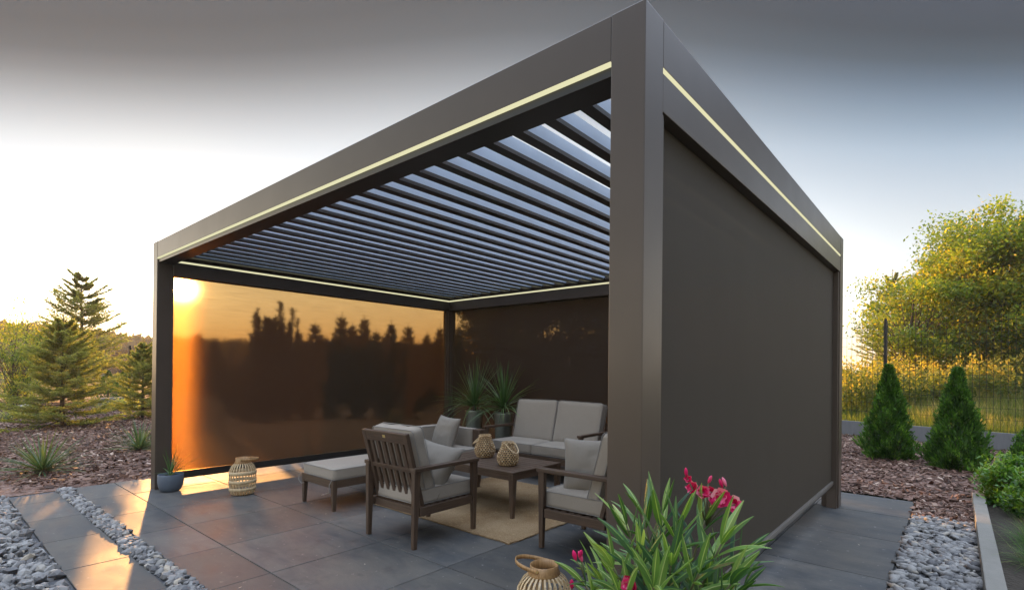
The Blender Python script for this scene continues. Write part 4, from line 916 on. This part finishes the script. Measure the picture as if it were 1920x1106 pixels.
fa = gnd(434, 17.0); fence('dark wire mesh fence crossing the far left garden', [gnd(-60, 15.6), gnd(47, 16.5), gnd(243, 17.7), fa, gnd(560, 17), gnd(850, 18)], 2.0, 0, 2.5)

# ------------------------------------------------------------------ meadow beyond the right fence (stuff)
n = 42000; px = rng.uniform(1480, 1990, n); d = 9.6+rng.random(n)**1.2*13; xx = np.empty(n); yy = np.empty(n)
q = CAM[None]+d[:, None]*(_f[None]+CR[None]*((px-PPX)/FPX)[:, None]); xx, yy = q[:, 0], q[:, 1]
ok = yy > 11.1-.27*xx; xx, yy, d = xx[ok], yy[ok], d[ok]; zz = np.array([hgt(a, b) for a, b in zip(xx, yy)]); n = len(xx)
patch = np.array([noise.noise(Vector((a*.5, b*.9, 0))) for a, b in zip(xx, yy)])
hgt_ = rng.uniform(.18, .45, n)*(1+np.clip((yy-12)/8, 0, 1)*.7)*(1+.5*patch); dirs = unit(np.stack([rng.normal(size=n)*.28, rng.normal(size=n)*.28, np.ones(n)], 1)); c = np.stack([xx, yy, zz-.03], 1)
col = np.clip(.42+patch*.7+rng.normal(size=n)*.16+np.clip((yy-12.2)/9, -.1, .5)*.45, 0, 1)
props(link('meadow_grass', npmesh('meadow_grass', leaf_quads(c, dirs, hgt_, .022, np.tile(np.array([[.6, -.8, 0]]), (n, 1))+rng.normal(size=(n, 3))*.4), 4, col), M['grass']), 'tall sunlit meadow grass beyond the wire fence', 'meadow grass', kind='stuff')
C = []; Dv = []; A = []
for k in range(470):
    px_ = rng.uniform(1560, 1960); dd = rng.uniform(14.0, 17.0); x, y = gnd(px_, dd); z = hgt(x, y); h = rng.uniform(.75, 1.5)*(1+.45*noise.noise(Vector((x*.9, y*.9, 4)))); m = 34
    q = rng.random(m)[:, None]; C.append(np.array([x, y, z])+np.array([rng.normal()*.10, rng.normal()*.10, h])*(.35+.65*q)+rng.normal(size=(m, 3))*.05); Dv.append(unit(np.array([0, 0, .6])+rng.normal(size=(m, 3)))); A.append(np.clip(.1+q[:, 0]*.75+rng.normal(size=m)*.15, 0, 1))
C = np.concatenate(C); Dv = np.concatenate(Dv); A = np.concatenate(A)
props(link('goldenrod', npmesh('goldenrod', leaf_quads(C, Dv, .12, .05), 4, A), M['gold']), 'yellow flowering goldenrod growing under the trees beyond the fence', 'goldenrod', kind='stuff')
# distant forest ridge on the left
C = []; A = []; Rs = np.random.default_rng(3)
for k in range(420):
    f = Rs.random(); px_ = -80+f*1050; dd = Rs.uniform(95, 140); x, y = gnd(px_, dd)
    prof = 74 if px_ < 60 else (74-(px_-60)*.11 if px_ < 250 else 50-(px_-250)*.02)
    Hh = (max(18, prof)/952*dd+1.3)*Rs.uniform(.80, 1.02); rr = Hh*.30; m = 150
    dq = unit(Rs.normal(size=(m, 3))); cc = np.array([x, y, Hh*.58])+dq*np.array([rr*1.25, rr*1.25, Hh*.42])*(Rs.random((m, 1))**.33); C.append(cc); A.append(np.clip(Rs.random()*.6+Rs.random(m)*.4, 0, 1))
C = np.concatenate(C); A = np.concatenate(A); n = len(C)
props(link('forest', npmesh('forest', leaf_quads(C, rdir(n), 2.3, 1.7), 4, A), M['forest']), 'distant wooded ridge on the horizon to the left', 'forest', kind='stuff')

# small debris on the slabs
mb = MB()
for k in range(60):
    x = rng.uniform(-5.5, .5); y = rng.uniform(-.5, 4.6); s_ = rng.uniform(.004, .010); a = rng.uniform(0, 6.28)
    mb.add([(x+s_*math.cos(a+q)*(1.6 if q in (0, math.pi) else .6), y+s_*math.sin(a+q)*(1.6 if q in (0, math.pi) else .6), .0015+.002*(q == 0)) for q in (0, math.pi/2, math.pi, 3*math.pi/2)], [(0, 1, 2, 3)], 1.)
props(mb.build('fallen_petals', mat('dry_petal', lambda t: P(t, (.42, .38, .30), .8))), 'tiny pale dry petals and leaf bits scattered on the patio slabs', 'debris', kind='stuff')

# ------------------------------------------------------------------ haze
if HAZE:
    hm = bpy.data.materials.new('evening_haze'); hm.use_nodes = True; hn = hm.node_tree; hn.nodes.clear()
    pv_ = hn.nodes.new('ShaderNodeVolumePrincipled'); pv_.inputs['Color'].default_value = (1, .97, .93, 1); pv_.inputs['Density'].default_value = HAZE; pv_.inputs['Anisotropy'].default_value = .3
    ho = hn.nodes.new('ShaderNodeOutputMaterial'); hn.links.new(pv_.outputs[0], ho.inputs['Volume'])
    props(MB().box(-345, 165, -65, 345, -1.1, 15).build('haze', hm), 'thin warm evening haze hanging over the whole garden', 'haze', kind='stuff')
# ------------------------------------------------------------------ light
SUN = Vector((-.95677, .26273, .12479)).normalized()
sd = bpy.data.lights.new('sun', 'SUN'); sd.energy = 5.0; sd.angle = R(.6); sd.color = (1, .47, .14)
so = bpy.data.objects.new('sun', sd); COL.objects.link(so); so.rotation_euler = SUN.to_track_quat('Z', 'Y').to_euler()
w = bpy.data.worlds.new('World'); sc.world = w; w.use_nodes = True; nt = w.node_tree; nt.nodes.clear(); t = NT(nt)
sky = t.n('ShaderNodeTexSky'); sky.sky_type = 'NISHITA'; sky.sun_disc = False; sky.sun_elevation = R(7.17); sky.sun_rotation = R(-74.6) % (2*math.pi); sky.air_density = 1; sky.dust_density = .4; sky.ozone_density = 1.5
v = t.n('ShaderNodeTexCoord').outputs['Generated']; nrm = t.n('ShaderNodeVectorMath', {0: v}, operation='NORMALIZE').outputs[0]
sep = t.n('ShaderNodeSeparateXYZ', {0: nrm}).outputs; z = sep[2]
K = 4.0
def rp(st): return t.ramp(z, [(p, tuple(c/K for c in col)) for p, col in st])
ch = t.n('ShaderNodeVectorMath', {0: t.n('ShaderNodeVectorMath', {0: t.n('ShaderNodeVectorMath', {0: nrm, 1: (1, 1, 0)}, operation='MULTIPLY').outputs[0]}, operation='NORMALIZE').outputs[0], 1: (-.616, .787, 0)}, operation='DOT_PRODUCT').outputs[1]
zz = t.math('MULTIPLY', z, t.math('MULTIPLY_ADD', t.math('SUBTRACT', 1., t.math('MAXIMUM', ch, .60)), 1.3, 1.))
def rp(st, zin=None): return t.ramp(zz if zin is None else zin, [(p, tuple(c/K for c in col)) for p, col in st])
lft = rp([(0, (2.0, .95, .28)), (.045, (2.3, 1.3, .50)), (.085, (2.7, 2.0, 1.2)), (.14, (2.9, 2.5, 1.9)), (.20, (2.5, 2.4, 2.2)), (.29, (1.25, 1.25, 1.22)), (.34, (.80, .80, .79)), (.38, (.60, .60, .60)), (.42, (.48, .48, .48)), (.46, (.355, .355, .355)), (.50, (.235, .235, .235)), (.53, (.155, .155, .155)), (.56, (.10, .10, .101)), (.60, (.078, .078, .079)), (.68, (.078, .08, .085)), (.76, (.45, .56, .75)), (.86, (1.35, 1.5, 1.8)), (1, (1.35, 1.5, 1.8))])
left = t.mix(1., lft, (.95, 1., 1.05), 'MULTIPLY')
right = rp([(0, (.85, .70, .46)), (.06, (.66, .60, .50)), (.14, (.60, .60, .56)), (.24, (.50, .53, .54)), (.34, (.38, .43, .48)), (.42, (.27, .335, .405)), (.46, (.19, .25, .315)), (.50, (.128, .175, .23)), (.53, (.087, .12, .16)), (.56, (.058, .078, .10)), (.60, (.042, .054, .068)), (.68, (.05, .06, .08)), (.76, (.45, .56, .75)), (.86, (1.35, 1.5, 1.8)), (1, (1.35, 1.5, 1.8))])
rest = rp([(0, (.95, .80, .62)), (.12, (.80, .76, .68)), (.26, (.42, .46, .50)), (.42, (.24, .30, .38)), (.60, (.22, .29, .38)), (.72, (.45, .56, .75)), (.86, (1.35, 1.5, 1.8)), (1, (1.35, 1.5, 1.8))], z)
tx = t.n('ShaderNodeMapRange', {0: sep[0], 1: -.85, 2: .05}, interpolation_type='SMOOTHSTEP').outputs[0]
g = t.mix(tx, left, right)
rx = t.n('ShaderNodeMapRange', {0: sep[0], 1: .12, 2: .45}, interpolation_type='SMOOTHSTEP').outputs[0]; ry = t.n('ShaderNodeMapRange', {0: sep[1], 1: .0, 2: -.30}, interpolation_type='SMOOTHSTEP').outputs[0]
warm = t.mix(t.n('ShaderNodeMapRange', {0: sep[0], 1: -.95, 2: -.35}, interpolation_type='SMOOTHSTEP').outputs[0], (1.75, 1.5, 1.15), (1., 1., 1.)); rest = t.mix(1., rest, warm, 'MULTIPLY')
g = t.mix(t.math('MAXIMUM', rx, ry), g, rest)
dt = t.n('ShaderNodeVectorMath', {0: nrm, 1: tuple(SUN)}, operation='DOT_PRODUCT').outputs[1]; dt = t.math('MAXIMUM', dt, 0.)
h1 = t.math('MULTIPLY', t.math('POWER', dt, 11000), 260.); h2 = t.math('MULTIPLY', t.math('POWER', dt, 700), 1.5); h3 = t.math('MULTIPLY', t.math('POWER', dt, 90), .35)
hs = t.math('ADD', t.math('ADD', h1, h2), h3)
glow = t.mix(1., (1, .80, .50), hs, 'MULTIPLY') if False else t.n('ShaderNodeVectorMath', {0: (1.0, .78, .46), 3: hs}, operation='SCALE').outputs[0]
gk = t.n('ShaderNodeVectorMath', {0: g, 3: K}, operation='SCALE').outputs[0]
tot = t.n('ShaderNodeVectorMath', {0: gk, 1: glow}, operation='ADD').outputs[0]
b1 = t.n('ShaderNodeBackground', {0: tot, 1: .737}); b2 = t.n('ShaderNodeBackground', {0: sky, 1: .05})
nmask = t.ramp(z, [(.0, .3), (.15, .15), (.26, .03), (.60, .03), (.75, 1.)]); skc = t.n('ShaderNodeMix', {0: 1.0, 6: sky.outputs[0], 7: nmask}, data_type='RGBA', blend_type='MULTIPLY').outputs[2]; nt.links.new(skc, b2.inputs[0])
ad = t.n('ShaderNodeAddShader', {0: b1, 1: b2}); out = t.n('ShaderNodeOutputWorld', {0: ad})
w.cycles.sampling_method = 'MANUAL'; w.cycles.sample_map_resolution = 2048
sc.view_settings.view_transform = 'Standard'; sc.view_settings.look = 'None'; sc.view_settings.exposure = 1.2; sc.view_settings.gamma = 1
cy = sc.cycles; cy.max_bounces = 8; cy.transparent_max_bounces = 12; cy.use_denoising = True; cy.sample_clamp_indirect = 6; cy.caustics_reflective = False; cy.caustics_refractive = False
